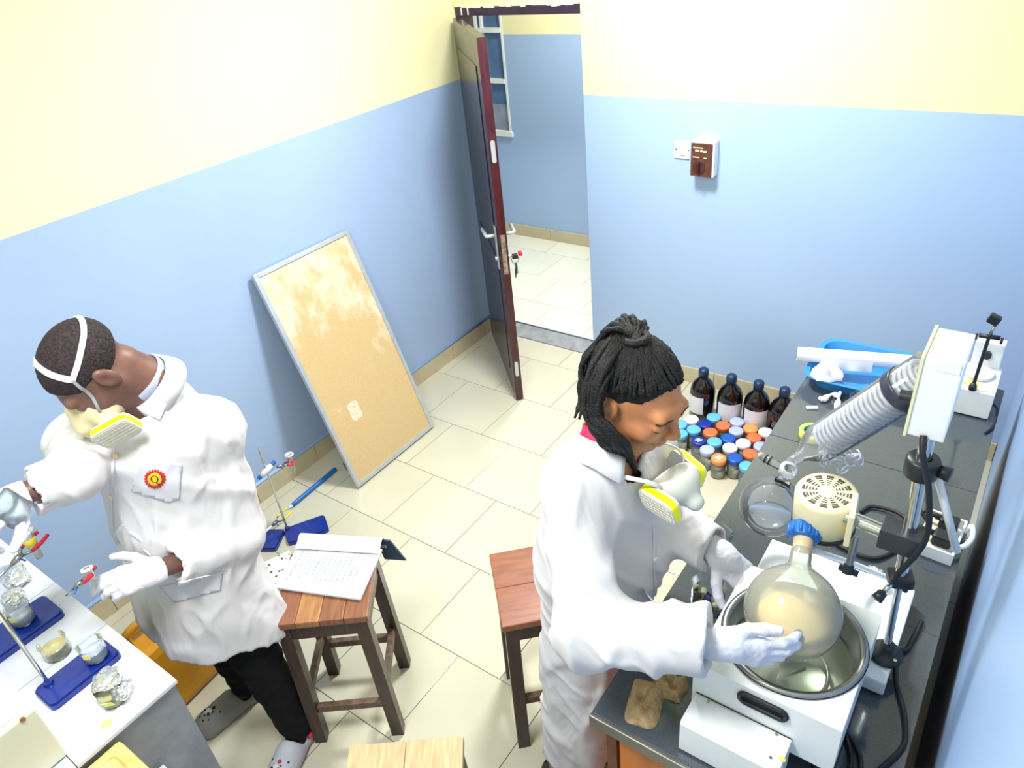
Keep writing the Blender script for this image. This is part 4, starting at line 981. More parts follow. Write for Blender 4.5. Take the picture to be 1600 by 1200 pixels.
# cream instrument on the near left of the bench
ib = V(-1.562, .112, ZB); iz = 1.045
it = thing('bench_instrument', 'cream instrument casing on the tiled bench at bottom left corner', 'instrument', V(-1.75, -.02, ZB))
MB().lohi((-2.05, -.26, ZB+.006), (ib.x, ib.y, iz), .004).build('casing', mat('cream_casing', (214, 212, 190), .4, var=.04, vscale=7), it)
q = at(26, 1100, z=iz); 
MB().lohi((-2.03, -.16, iz), (-1.580, .085, iz+.012), .005).build('bezel', M['white_plastic'], it)
MB().lohi((-2.01, -.13, iz+.010), (-1.610, .045, iz+.0135)).build('display', mat('display_lilac', (196, 200, 226), .15), it)
MB().lohi((-2.015, -.135, iz+.009), (-1.603, .053, iz+.0125)).build('display_rim', M['black_plastic'], it)
p = at(35, 1124, x=ib.x); MB().cyl(V(ib.x-.002, p.y, p.z), V(ib.x+.003, p.y, p.z), .006, n=12).build('screw', mat('rusty_screw', (150, 96, 60), .6), it)
for a, b in ((-2.03, -.24), (-1.58, -.24), (-2.03, .09), (-1.58, .09)): MB().cyl(V(a, b, ZB), V(a, b, ZB+.008), .012, n=10).build('foot', M['rubber'], it)
# yellow plastic case in front of the bench end
yz = .845
yx0, yx1 = LX1+.008, at(250, 1205, z=yz).x; yy1 = at(172, 1140, z=yz).y; yy0 = -.22
yl, yw = yx1-yx0, yy1-yy0; yu = V(1, 0, 0); yv = V(0, 1, 0); YR = Matrix.Identity(3); yo = V((yx0+yx1)/2, (yy0+yy1)/2, 0)
ycs = thing('plastic_case', 'old yellow plastic case with moulded lid below the bench end', 'case', yo)
M['case_yellow'] = mat('aged_yellow_plastic', (216, 194, 126), .5, col2=(198, 168, 92), vscale=12, vdet=8)
MB().box(yo+V(0, 0, yz/2), (yl, yw, yz-.01), YR, .012).build('body', M['case_yellow'], ycs)
rimp = []
for cx, cy, a0 in ((yl/2-.045, yw/2-.045, 0), (-yl/2+.045, yw/2-.045, 90), (-yl/2+.045, -yw/2+.045, 180), (yl/2-.045, -yw/2+.045, 270)):
    for i in range(6):
        a = math.radians(a0+18*i); rimp.append(yo+YR @ V(cx+.02*math.cos(a), cy+.02*math.sin(a), yz-.006))
MB().tube(rimp, .008, 8, True).build('lid_rim', M['case_yellow'], ycs)
MB().lathe([(.03, -.002), (.034, .003), (.03, .006), (0, .007)], yo+YR @ V(-yl*.22, -yw*.1, yz-.006), (0, 0, 1), 28).build('lid_boss', M['case_yellow'], ycs)
p = at(167, 1131, z=ZB); nq = thing('sticky_note', 'yellow sticky note stuck to the bench end by the case', 'note', p)
MB().box(p+V(0, 0, .001), (.026, .022, .0014), rotz(.9)).build('note', M['label_yellow'], nq)
# white plank beside the case
w0 = at(214, 1150, z=.66)
wbt = thing('wooden_batten', 'whitewashed plank standing on edge between case and bench end', 'plank', V(LX1+.2, yy1+.03, 0))
MB().lohi((max(w0.x, LX1+.012), yy1+.015, 0), (max(w0.x, LX1+.012)+.30, yy1+.048, .66), .003).build('plank', mat('white_batten', (206, 208, 214), .6, var=.2, vscale=20, stretch=(1, 8, 8)), wbt)
# shelf carrying batten and case strip
# jerrycan behind the bench
jz = [at(px, py, z=.30) for px, py in ((196, 1000), (330, 1025))]
jo = at(262, 1020, z=.0); jo = V(-1.99, .47, 0)
jc = thing('jerrycan', 'orange-yellow plastic jerrycan standing behind the man legs', 'jerrycan', V(-2.12, .56, 0))
M['jerry'] = mat('jerrycan_yellow', (214, 148, 20), .45, var=.1, vscale=6)
MB().box(V(-2.29, .58, .18), (.20, .30, .34), rotz(.1), .035).build('body', M['jerry'], jc)
MB().tube(bez([V(-2.29, .49, .34), V(-2.29, .50, .40), V(-2.29, .58, .41), V(-2.29, .66, .40), V(-2.29, .67, .34)], 5), .016, 10).build('handle', M['jerry'], jc)
MB().cyl(V(-2.26, .47, .34), V(-2.26, .46, .40), .03, n=18).build('cap', M['black_plastic'], jc)
MB().cyl(V(-2.26, .46, .40), V(-2.26, .457, .415), .024, n=18).build('cap_top', M['red_plastic'], jc)
# ================================================================== people: smooth-union distance fields meshed with surface nets
def npv(p): return np.array([p[0], p[1], p[2]], dtype=np.float64)
class SDF:
    def __init__(s): s.p = []
    def cone(s, a, b, ra, rb, k=.02, op='u', flat=None):
        a = npv(a); b = npv(b); ba = b-a; bb = max(ba @ ba, 1e-12)
        fn_ = None if flat is None else (npv(Vector(flat[0]).normalized()), flat[1])
        def f(P):
            pa = P-a; h = np.clip(pa @ ba/bb, 0, 1); r = pa-h[:, None]*ba
            if fn_ is not None:
                r = r+((fn_[1]-1)*(r @ fn_[0]))[:, None]*fn_[0]
            return np.sqrt((r*r).sum(1))-(ra+h*(rb-ra))
        s.p.append((op, k, f)); return s
    def ell(s, c, rad, R=None, k=.02, op='u'):
        c = npv(c); rad = np.array(rad, float); Rn = np.eye(3) if R is None else np.array(R, float)
        def f(P):
            q = (P-c) @ Rn; k0 = np.sqrt(((q/rad)**2).sum(1)); k1 = np.sqrt(((q/rad**2)**2).sum(1))
            return k0*(k0-1)/np.maximum(k1, 1e-9)
        s.p.append((op, k, f)); return s
    def cyl(s, a, b, r, k=.004, op='s'):
        a = npv(a); b = npv(b); ba = b-a; L = np.linalg.norm(ba); u = ba/L
        def f(P):
            pa = P-a; t = pa @ u; q = pa-t[:, None]*u; d1 = np.sqrt((q*q).sum(1))-r; d2 = np.abs(t-L/2)-L/2
            return np.minimum(np.maximum(d1, d2), 0)+np.sqrt(np.maximum(d1, 0)**2+np.maximum(d2, 0)**2)
        s.p.append((op, k, f)); return s
    def plane(s, p, n, k=.0, op='i'):
        p = npv(p); n = npv(Vector(n).normalized())
        s.p.append((op, k, lambda P: (P-p) @ n)); return s
    def ev(s, P, act=None):
        d = np.full(len(P), 9.0)
        for i, (op, k, f) in enumerate(s.p):
            if act is not None and not act[i]: continue
            e = f(P)
            if op == 'u': d = smin(d, e, k)
            elif op == 's': d = -smin(-d, e, k)
            else: d = -smin(-d, -e, k)
        return d
    def mesh(s, lo, hi, h, disp=None, pad=0.0):
        lo = npv(lo); hi = npv(hi); B = 10
        nb = np.ceil((hi-lo)/(h*B)).astype(int); n = nb*B+1
        D = np.ones(n, np.float32)
        gi = np.stack(np.meshgrid(*[np.arange(b) for b in nb], indexing='ij'), -1).reshape(-1, 3)
        cen = lo+(gi+.5)*B*h; R = B*h*.5*1.7321
        pd = [f(cen) for _, _, f in s.p]
        d = np.full(len(cen), 9.0)
        for (op, k, f), e in zip(s.p, pd):
            d = smin(d, e, k) if op == 'u' else (-smin(-d, e, k) if op == 's' else -smin(-d, -e, k))
        loc = np.stack(np.meshgrid(*[np.arange(B+1)]*3, indexing='ij'), -1).reshape(-1, 3)
        for b in range(len(cen)):
            i, j, k_ = gi[b]*B
            if abs(d[b]) > R*1.9+pad+.01:
                if d[b] < 0: D[i:i+B+1, j:j+B+1, k_:k_+B+1] = -1
                continue
            act = [(pd[q][b] < R*1.9+s.p[q][1]+pad+.01) if s.p[q][0] == 'u' else (s.p[q][0] == 'i' or pd[q][b] < R*1.9+.02) for q in range(len(s.p))]
            P = lo+(loc+gi[b]*B)*h
            e = s.ev(P, act)
            if disp is not None: e = e+disp(P)
            D[i:i+B+1, j:j+B+1, k_:k_+B+1] = e.reshape(B+1, B+1, B+1)
        return surface_nets(D, lo, h)
def smin(a, b, k):
    if k <= 0: return np.minimum(a, b)
    h = np.maximum(k-np.abs(a-b), 0)/k
    return np.minimum(a, b)-h*h*k*.25
def surface_nets(D, lo, h):
    ins = D < 0; nx, ny, nz = D.shape
    c = np.zeros((nx-1, ny-1, nz-1), np.int8); off = [(i, j, k) for i in (0, 1) for j in (0, 1) for k in (0, 1)]
    for i, j, k in off: c += ins[i:nx-1+i, j:ny-1+j, k:nz-1+k]
    act = np.argwhere((c > 0) & (c < 8)); N = len(act)
    idx = np.full(c.shape, -1, np.int32); idx[tuple(act.T)] = np.arange(N)
    val = {o: D[act[:, 0]+o[0], act[:, 1]+o[1], act[:, 2]+o[2]].astype(float) for o in off}
    s = np.zeros((N, 3)); m = np.zeros(N)
    for a in off:
        for ax in range(3):
            if a[ax]: continue
            b = list(a); b[ax] = 1; b = tuple(b); va, vb = val[a], val[b]; x = (va < 0) != (vb < 0)
            t = np.where(x, va/np.where(x, va-vb, 1), 0)
            p = np.tile(np.array(a, float), (N, 1)); p[:, ax] = t; s[x] += p[x]; m[x] += 1
    v = lo+(act+s/m[:, None])*h
    faces = []
    for ax in range(3):
        sl0 = [slice(None)]*3; sl1 = [slice(None)]*3; sl0[ax] = slice(0, -1); sl1[ax] = slice(1, None)
        ch = ins[tuple(sl0)] != ins[tuple(sl1)]; e = np.argwhere(ch)
        a1, a2 = (ax+1) % 3, (ax+2) % 3
        ok = (e[:, a1] > 0) & (e[:, a2] > 0) & (e[:, a1] < D.shape[a1]-1) & (e[:, a2] < D.shape[a2]-1); e = e[ok]
        def g(d1, d2):
            q = e.copy(); q[:, a1] -= d1; q[:, a2] -= d2; return idx[tuple(q.T)]
        quad = np.stack([g(1, 1), g(0, 1), g(0, 0), g(1, 0)], 1)
        fl = ~ins[tuple(e.T)]; quad[fl] = quad[fl][:, ::-1]
        faces.append(quad)
    f = np.concatenate(faces); f = f[(f >= 0).all(1)]
    return v, f
def np_obj(name, v, f, m, parent=None):
    me = bpy.data.meshes.new(name); me.vertices.add(len(v)); me.vertices.foreach_set('co', v.astype(np.float32).ravel())
    me.loops.add(f.size); me.loops.foreach_set('vertex_index', f.astype(np.int32).ravel())
    me.polygons.add(len(f)); me.polygons.foreach_set('loop_start', np.arange(0, f.size, 4, dtype=np.int32))
    me.polygons.foreach_set('use_smooth', np.ones(len(f), bool)); me.update(calc_edges=True); me.validate()
    me.materials.append(m); return link(name, me, parent)
def bvh_np(v, f): return BVHTree.FromPolygons([tuple(p) for p in v], [tuple(int(i) for i in q) for q in f])
def hit(bvh, px, py):
    d = ray(px, py).normalized(); r = bvh.ray_cast(CAM, d)
    return (r[0], r[1]) if r[0] is not None else (None, None)
def decal(bvh, poly, off, name, m, parent, step=5.0):
    """patch of cloth: the surface area seen inside a pixel outline, raised by off"""
    n = len(poly); pts = []
    for i in range(n):
        a = Vector(poly[i]); b = Vector(poly[(i+1) % n]); k = max(1, int((b-a).length/step))
        pts += [a+(b-a)*(t/k) for t in range(k)]
    ne = len(pts); edges = [(i, (i+1) % ne) for i in range(ne)]
    xs = [p.x for p in pts]; ys = [p.y for p in pts]
    x = min(xs)+step/2
    while x < max(xs):
        y = min(ys)+step/2
        while y < max(ys): pts.append(Vector((x, y))); y += step
        x += step
    vv, ee, ff, *_ = delaunay_2d_cdt(pts, edges, [list(range(ne))], 1, 1e-4)
    pos = []; last = None
    hs = [hit(bvh, p.x, p.y) for p in vv]
    good = [h_ for h_ in hs if h_[0] is not None]
    if not good: return None
    md = sum((h_[0]-CAM).length for h_ in good)/len(good)
    top = []; bot = []
    for p, h_ in zip(vv, hs):
        if h_[0] is None:
            q = CAM+ray(p.x, p.y).normalized()*md; h_ = (bvh.find_nearest(q)[0], bvh.find_nearest(q)[1])
        nrm = h_[1] if h_[1].dot(CAM-h_[0]) > 0 else -h_[1]
        top.append(h_[0]+nrm*off); bot.append(h_[0]-nrm*.002)
    N = len(top); fs = []
    for f in ff:
        f = list(f); a, b, c = top[f[0]], top[f[1]], top[f[2]]
        if (b-a).cross(c-a).dot(CAM-a) < 0: f = f[::-1]
        fs.append(tuple(f))
    cnt = {}
    for f in fs:
        for a, b in zip(f, f[1:]+f[:1]): cnt[(a, b)] = 1
    rim = [(a, b) for (a, b) in cnt if (b, a) not in cnt]
    mb = MB(); mb.add(top+bot, fs+[(b, a, a+N, b+N) for a, b in rim], False)
    mb.s = [True]*len(fs)+[False]*len(rim)
    return mb.build(name, m, parent)
def ribbon(bvh, px, wdt, off, name, m, parent, n=6, samples=4):
    """strap lying on a surface along a pixel path"""
    path = bez([V(p[0], p[1], 0) for p in px], samples); c = []
    for p in path:
        h_ = hit(bvh, p.x, p.y)
        if h_[0] is not None: c.append(h_)
    return strap_from(c, wdt, off, name, m, parent)
def strap_from(c, wdt, off, name, m, parent):
    vs = []; N = len(c)
    for i in range(N):
        p, nr = c[i]; d = (c[min(i+1, N-1)][0]-c[max(i-1, 0)][0]).normalized(); s_ = d.cross(nr).normalized()
        w_ = wdt[min(i*len(wdt)//N, len(wdt)-1)] if isinstance(wdt, list) else wdt
        vs += [p+s_*w_/2+nr*off, p-s_*w_/2+nr*off, p-s_*w_/2-nr*.001, p+s_*w_/2-nr*.001]
    fs = []
    for i in range(N-1):
        for k in range(4): fs.append((4*i+k, 4*i+(k+1) % 4, 4*i+4+(k+1) % 4, 4*i+4+k))
    fs += [(3, 2, 1, 0), tuple(4*(N-1)+k for k in range(4))]
    return MB().add(vs, fs).build(name, m, parent)
rng = np.random.RandomState(4)
def make_wrinkle(amp, wl, n=5, seed=1, stretch=(1, 1, .45)):
    r = np.random.RandomState(seed); st = np.array(stretch)
    K = [(lambda d: d/np.linalg.norm(d))(r.normal(size=3))*st*2*np.pi/(wl*r.uniform(.6, 1.8)) for _ in range(n)]; ph = r.uniform(0, 6.3, n)
    W = [(lambda d: d/np.linalg.norm(d))(r.normal(size=3))*2*np.pi/(wl*3) for _ in range(n)]
    def f(P):
        o = np.zeros(len(P))
        for k, p, w_ in zip(K, ph, W):
            o += np.sin(P @ k+p+1.3*np.sin(P @ w_+p))
        o /= n**.5
        return -amp*(np.exp(-(o/.42)**2)-.45)
    return f
# ---------------------------------------------------------------- anatomy helpers
def head_prims(S, L, k=1.0, female=True):
    """L maps head-local (right, forward, up) to the world; k scale"""
    R3 = L.R
    def P(x, y, z): return L(x*k, y*k, z*k)
    def E(c, r, kk=.02, op='u'): S.ell(P(*c), [a*k for a in r], R3, kk*k, op)
    def C(a, b, ra, rb, kk=.02, op='u'): S.cone(P(*a), P(*b), ra*k, rb*k, kk*k, op)
    E((0, -.018, .036), (.075, .096, .078))
    E((0, .026, -.030), (.061, .066, .078), .03)
    C((0, .028, -.070), (0, .062, -.096), .046, .022 if female else .027, .025)
    for s in (-1, 1):
        E((s*.037, .056, -.028), (.027, .028, .026), .02)
        C((s*.054, .0, -.045), (s*.030, .045, -.088), .020, .016, .025)
    C((-.036, .080, .026), (.036, .080, .026), .013, .013, .02)
    for s in (-1, 1):
        E((s*.032, .099, .004), (.017, .013, .011), .014, 's')
        E((s*.032, .080, .003), (.0155, .0135, .0125), .004)
        C((s*.019, .091, -.001), (s*.045, .084, -.003), .0026, .0022, .003)       # lid edge
    C((0, .090, .016), (0, .109, -.019), .0075, .0105, .012)
    for s in (-1, 1): E((s*.0125, .101, -.024), (.0085, .0105, .0075), .008)
    E((0, .110, -.022), (.0105, .009, .009), .008)
    C((-.021, .086, -.050), (.021, .086, -.050), .0055, .0055, .008); C((-.008, .0935, -.0485), (.008, .0935, -.0485), .0060, .0060, .008)
    C((-.017, .087, -.0635), (.017, .087, -.0635), .0060, .0060, .008); C((-.006, .0915, -.0635), (.006, .0915, -.0635), .0068, .0068, .008)
    C((-.025, .090, -.0565), (.025, .090, -.0565), .0014, .0014, .004, 's')
    C((0, .088, -.073), (0, .088, -.073), .006, .006, .008, 's')
    for s in (-1, 1):
        E((s*.0785, -.012, -.008), (.0095, .020, .032), .005)
        E((s*.0885, -.006, -.005), (.0065, .0105, .019), .004, 's')
def hand_prims(S, W, u, n, left, curl, spread=.05, thumb=None, gr=0.0, k=1.0, palm_t=1.0):
    """hand from wrist W: u along the fingers, n out of the back of the hand; curl: per finger three bends in degrees"""
    u = Vector(u).normalized(); n = Vector(n); n = (n-u*n.dot(u)).normalized(); v = u.cross(n) if left else n.cross(u)
    W = Vector(W); tips = []
    offs = (.029, .010, -.010, -.028); kn = (.090, .094, .090, .082); ln = ((.044, .026, .021), (.049, .029, .023), (.045, .027, .021), (.035, .021, .019))
    for i in range(4):
        K = W+(u*kn[i]+v*offs[i])*k+n*(.004-.002*abs(i-1))*k
        S.cone(W+(u*.012+v*offs[i]*.62)*k, K, .0165*k+gr, .0125*k+gr, .014*k)
        sp = (1.5-i)*spread; d = (u*math.cos(sp)+v*math.sin(sp)).normalized(); p = K; ang = 0
        ax = d.cross(n)
        for j in range(3):
            ang += math.radians(curl[i][j]); dd_ = d*math.cos(ang)-n*math.sin(ang); q = p+dd_*ln[i][j]*k
            S.cone(p, q, (.0104-.0009*j)*k+gr, (.0096-.0011*j)*k+gr, .004*k); p = q
        tips.append(p)
    t = thumb or ((.62, .70, -.25), (.80, .50, -.30), (.92, .30, -.20))
    p = W+(u*.022+v*.026-n*.004)*k; ln_t = (.045, .034, .028); rt = (.0155, .0125, .0112, .0088)
    for j in range(3):
        d = (u*t[j][0]+v*t[j][1]+n*t[j][2]).normalized(); q = p+d*ln_t[j]*k
        S.cone(p, q, rt[j]*k+gr, rt[j+1]*k+gr, (.012 if j == 0 else .005)*k); p = q
    tips.append(p); return tips
class Frame:
    def __init__(s, c, f, up):
        s.c = Vector(c); f = Vector(f).normalized(); up = Vector(up); up = (up-f*up.dot(f)).normalized(); s.f = f; s.u = up; s.r = f.cross(up)
        s.R = np.array([npv(s.r), npv(s.f), npv(s.u)]).T
        s.M = Matrix((s.r, s.f, s.u)).transposed()
    def __call__(s, x, y, z): return s.c+s.r*x+s.f*y+s.u*z
def bounds(pts, pad):
    a = np.array([npv(p) for p in pts]); return a.min(0)-pad, a.max(0)+pad

M['skin_man'] = mat('skin_dark_brown', (112, 78, 68), .42, var=.10, vscale=30, sss=.08, spec=.4)
M['skin_woman'] = mat('skin_brown', (186, 124, 84), .42, var=.08, vscale=25, sss=.10, spec=.4)
M['coat_white'] = mat('coat_cotton', (210, 207, 210), .85, bump=.12, bscale=30, spec=.2)
def fold_bump(m, scale=7.0, strength=.55, dist=.02):
    nt = m.node_tree; b = nt.nodes['Principled BSDF']; prev = b.inputs['Normal'].links[0].from_socket if b.inputs['Normal'].links else None
    tc = nt.nodes.new('ShaderNodeTexCoord'); mp = nt.nodes.new('ShaderNodeMapping'); mp.inputs['Scale'].default_value = (1, 1, .55); mp.inputs['Rotation'].default_value = (.3, .2, 0)
    n = nt.nodes.new('ShaderNodeTexNoise'); n.inputs['Scale'].default_value = scale; n.inputs['Detail'].default_value = 2; n.inputs['Distortion'].default_value = 1.2
    nt.links.new(tc.outputs['Object'], mp.inputs[0]); nt.links.new(mp.outputs[0], n.inputs['Vector'])
    bp = nt.nodes.new('ShaderNodeBump'); bp.inputs['Strength'].default_value = strength; bp.inputs['Distance'].default_value = dist
    nt.links.new(n.outputs['Fac'], bp.inputs['Height'])
    if prev is not None: nt.links.new(prev, bp.inputs['Normal'])
    nt.links.new(bp.outputs[0], b.inputs['Normal'])
fold_bump(M['coat_white'])
def collar(c, ax, front, r0, h, gap, flare, name, m, parent, th=.004):
    """turned-down collar: band round the neck, open at the front"""
    ax = Vector(ax).normalized(); front = Vector(front); front = (front-ax*front.dot(ax)).normalized(); sd = ax.cross(front); c = Vector(c)
    prof = [(r0-th, 0), (r0-th*.5, h), (r0+th*.6, h+.004), (r0+flare*.5, h*.55), (r0+flare, -h*.35), (r0+flare-th, -h*.38), (r0+flare*.3, h*.3), (r0, 0)]
    n = 40; vs = []; fs = []; k = len(prof)
    for i in range(n+1):
        a = gap/2+(2*math.pi-gap)*i/n; d = front*math.cos(a)+sd*math.sin(a); e = min(i, n-i)/n; drop = -.022*max(0, 1-e*7)
        for r, z in prof: vs.append(c+d*r+ax*(z+(drop if r > r0+th else drop*.4)))
    for i in range(n):
        for j in range(k): fs.append((i*k+j, i*k+(j+1) % k, (i+1)*k+(j+1) % k, (i+1)*k+j))
    fs += [tuple(range(k))[::-1], tuple(n*k+j for j in range(k))]
    return MB().add(vs, fs, True).build(name, m, parent)
M['glove'] = mat('latex_glove', (212, 211, 221), .5, bump=.35, bscale=70, spec=.35)
M['black_cloth'] = mat('black_cloth', (18, 18, 20), .9, bump=.2, bscale=60, spec=.2)
M['mask_cream'] = mat('mask_cream', (214, 202, 160), .45); M['mask_grey'] = mat('mask_grey', (196, 198, 190), .45)
M['hi_yellow'] = mat('cartridge_yellow', (236, 236, 10), .5); M['grid_pale'] = mat('cartridge_face', (206, 198, 178), .6)
M['strap_white'] = mat('elastic_strap', (206, 208, 214), .7); M['strap_grey'] = mat('elastic_grey', (150, 152, 158), .7)
M['dark_grey'] = mat('dark_grey_part', (70, 72, 72), .5)
def cartridge(C, u, v, w_, parent, sx=.088, sy_=.056):
    """flat filter: white back, yellow band, gridded face looking along w_"""
    u = Vector(u).normalized(); w_ = Vector(w_); w_ = (w_-u*w_.dot(u)).normalized(); v = w_.cross(u); C = Vector(C)
    c = MB().rprism(sx, sy_, .018, C-w_*.014, u, v, .010).build('filter_cartridge', M['strap_white'], parent)
    MB().rprism(sx+.003, sy_+.003, .019, C-w_*.008, u, v, .016).build('yellow_band', M['hi_yellow'], c)
    MB().rprism(sx+.001, sy_+.001, .018, C+w_*.008, u, v, .004).build('rim', M['strap_white'], c)
    MB().rprism(sx-.008, sy_-.008, .014, C+w_*.012, u, v, .001).build('face', M['grid_pale'], c)
    g = MB()
    for i in range(7): g.box(C+w_*.0135+u*(-.030+.010*i), (.0012, sy_-.016, .001), Matrix((u, v, w_)).transposed())
    for i in range(4): g.box(C+w_*.0135+v*(-.015+.010*i), (sx-.014, .0012, .001), Matrix((u, v, w_)).transposed())
    o = g.build('face_grid', M['mask_grey'], c); o['kind'] = 'stuff'
    return c

# ================================================================== the man
hm = V(.30, -.95, 0).normalized(); lm = V(-hm.y, hm.x, 0)
PELV = V(-1.86, .655, .93); CHST = V(-1.85, .68, 1.25)
NB = at(232, 602, D=1.69)
Ls = at(330, 672, D=1.72); Rs = at(128, 690, D=1.73)
Le = at(378, 838, D=1.64); Lw = at(248, 890, D=1.47)
Re = at(118, 742, D=1.50); Rw = at(34, 772, D=1.42)
hh = V(-.22, -.97, 0).normalized(); pdn = math.radians(50)
HM = Frame(at(143, 578, D=1.615), hh*math.cos(pdn)-V(0, 0, 1)*math.sin(pdn), hh*math.sin(pdn)+V(0, 0, 1)*math.cos(pdn))
lw_u = at(140, 925, D=1.40)-Lw; lw_n = (CAM-Lw).normalized()+V(0, 0, .5)
rw_u = at(-8, 806, D=1.36)-Rw; rw_n = V(.3, -.3, .9)
lcurl = ((16, 22, 14), (22, 26, 16), (28, 30, 20), (34, 34, 22)); rcurl = ((40, 50, 30), (45, 50, 30), (48, 50, 30), (50, 50, 30))
man = thing('person', 'bending man in white lab coat and respirator working at tiled bench', 'person', V(-1.86, .62, 0))
hipL = PELV+lm*.09; hipR = PELV-lm*.09
ankL = V(-1.70, .685, .09); ankR = V(-2.01, .705, .09); kneeL = V(-1.74, .67, .50); kneeR = V(-1.97, .67, .50)
S = SDF(); head_prims(S, HM, 1.06, False)
S.cone(HM(0, -.025, -.06), NB+V(0, 0, -.02), .056, .064, .03)
S.cone(NB, CHST, .07, .12, .05, flat=(hm, 1.3)); S.cone(Ls, Rs, .05, .05, .04); S.cone(CHST, PELV, .135, .14, .05, flat=(hm, 1.35))
for a, b, c in ((Ls, Le, Lw), (Rs, Re, Rw)): S.cone(a, b, .048, .038, .02); S.cone(b, c, .038, .026, .02)
for a, b, c, t in ((hipL, kneeL, ankL, V(.055, -.14, -.05)), (hipR, kneeR, ankR, V(-.02, -.18, -.05))):
    S.cone(a, b, .07, .05, .03); S.cone(b, c, .05, .036, .02); S.cone(c-V(0, 0, .045), c+t, .026, .022, .02)
hand_prims(S, Lw, lw_u, lw_n, True, lcurl, .0, gr=-.0016); hand_prims(S, Rw, rw_u, rw_n, False, rcurl, .04, gr=-.0016)
lo, hi = bounds([HM.c+V(0, 0, .13), HM.c-V(.14, .14, 0), Ls, Rs, Le, Lw, Lw+lw_u.normalized()*.2, Rw, Rw+rw_u.normalized()*.2, ankL, ankR, ankR+V(-.03, -.2, -.09), ankL+V(.13, -.13, 0)], .10)
mv, mf = S.mesh(lo, hi, .0045)
mb_ = np_obj('body', mv, mf, M['skin_man'], man); mbv = bvh_np(mv, mf)
# cropped hair: thin cap over the scalp
S = SDF(); S.ell(HM(0, -.018*1.06, .0365*1.06), [(.075+.0035)*1.06, (.096+.0035)*1.06, (.078+.0035)*1.06], HM.R)
S.plane(HM(0, .072, .062), HM.f*.62-HM.u*.43, .008); S.plane(HM(0, -.055, -.028), -HM.u*.9-HM.f*.25, .01)
for s in (-1, 1): S.ell(HM(s*.078, .03, -.02), (.03, .055, .042), HM.R, .01, 's')
hv_, hf_ = S.mesh(*bounds([HM.c], .14), .0035, make_wrinkle(.0012, .012, 9, 3, (1, 1, 1)))
np_obj('hair', hv_, hf_, mat('cropped_hair', (58, 44, 46), .75, col2=(24, 20, 24), vscale=150, bump=1.0, bscale=240, spec=.3), man)
hbv = bvh_np(np.concatenate([mv, hv_]), np.concatenate([mf, hf_+len(mv)]))
# trousers
S = SDF()
for a, b, c in ((hipL, kneeL, ankL), (hipR, kneeR, ankR)):
    S.cone(a, b, .085, .076, .03); S.cone(b, c-V(0, 0, .01), .078, .056, .02)
S.plane(V(0, 0, .055), V(0, 0, -1)); S.plane(V(0, 0, .95), V(0, 0, 1))
tv, tf = S.mesh(*bounds([hipL, hipR, ankL, ankR], .15), .008, make_wrinkle(.006, .13, 4, 5, (1, 1, 1.4)))
np_obj('trousers', tv, tf, M['black_cloth'], man)
# coat
def coat(parts, hem, hem_n, cuffs, neck, h, wr, lo, hi, fold=None):
    S = SDF()
    for a in parts[5:]: S.cone(*a[:4], k=a[4])
    for e, w_ in cuffs:
        d = (w_-e).normalized(); S.cyl(w_, w_+d*.16, .13, .002); S.cyl(w_-d*.03, w_+d*.02, .040, .002)
    for a in parts[:5]: S.cone(*a[:4], k=a[4], flat=a[5] if len(a) > 5 else None)
    S.plane(hem, hem_n)
    S.cone(neck[0], neck[1], neck[2], neck[2]*1.05, .01, 's')
    def disp(P):
        e = wr(P)
        if fold is not None: e = e+fold(P)
        return e
    v, f = S.mesh(lo, hi, h, disp, .03); return v, f
WST = V(-1.855, .665, 1.02); HEM = V(-1.862, .645, .655)
lcuff = Lw-(Lw-Le).normalized()*.035; rcuff = Rw-(Rw-Re).normalized()*.02
parts = [(Ls, Rs, .066, .066, .06), (NB-V(0, 0, .05), Ls, .078, .07, .05), (NB-V(0, 0, .05), Rs, .078, .07, .05),
         (CHST+V(0, 0, .04), WST, .190, .182, .06, (hm, 1.42)), (WST, HEM-V(0, 0, .12), .182, .250, .06, (hm, 1.2)),
         (Ls, Le, .068, .068, .05), (Le, lcuff, .068, .058, .03), (Rs, Re, .074, .066, .035), (Re, rcuff, .066, .062, .03)]
w1_ = make_wrinkle(.011, .26, 4, 11, (1, 1, .55)); w2_ = make_wrinkle(.0055, .13, 4, 12, (1, 1, .8))
def mfold(P):
    a = np.arctan2(P[:, 1]-.665, P[:, 0]+1.865); t = np.clip((1.0-P[:, 2])/.5, 0, 1)
    return -.010*t*np.sin(5*a+.6*np.sin(2*a+P[:, 2]*6))
cv_, cf_ = coat(parts, HEM+V(0, 0, .01), V(0, 0, -1)-lm*.33, ((Le, lcuff), (Re, rcuff)), (NB-V(0, 0, .07)+HM.c*0, NB*.35+HM.c*.65, .068), .007, lambda P: w1_(P)+w2_(P), *bounds([Ls, Rs, Le, Re, lcuff, rcuff, HEM+V(.26, .26, 0), HEM-V(.26, .26, .12), NB], .12), mfold)
co_ = np_obj('lab_coat', cv_, cf_, M['coat_white'], man); cbv = bvh_np(cv_, cf_)
M['coat_trim'] = mat('coat_trim', (206, 204, 212), .85, bump=.1); M['shirt_grey'] = mat('shirt_grey', (150, 152, 176), .8)
decal(cbv, [(253, 571), (274, 596), (250, 657), (231, 646)], .006, 'lapel', M['coat_trim'], man)
decal(cbv, [(222, 704), (284, 726), (280, 778), (262, 784), (206, 766)], .0035, 'chest_pocket', M['coat_trim'], man)
decal(cbv, [(250, 916), (347, 893), (344, 922), (273, 941)], .0035, 'hip_pocket', M['coat_trim'], man)
decal(cbv, [(176, 690), (181, 690), (176, 800), (190, 940), (184, 940), (170, 800)], .002, 'placket', M['coat_trim'], man)
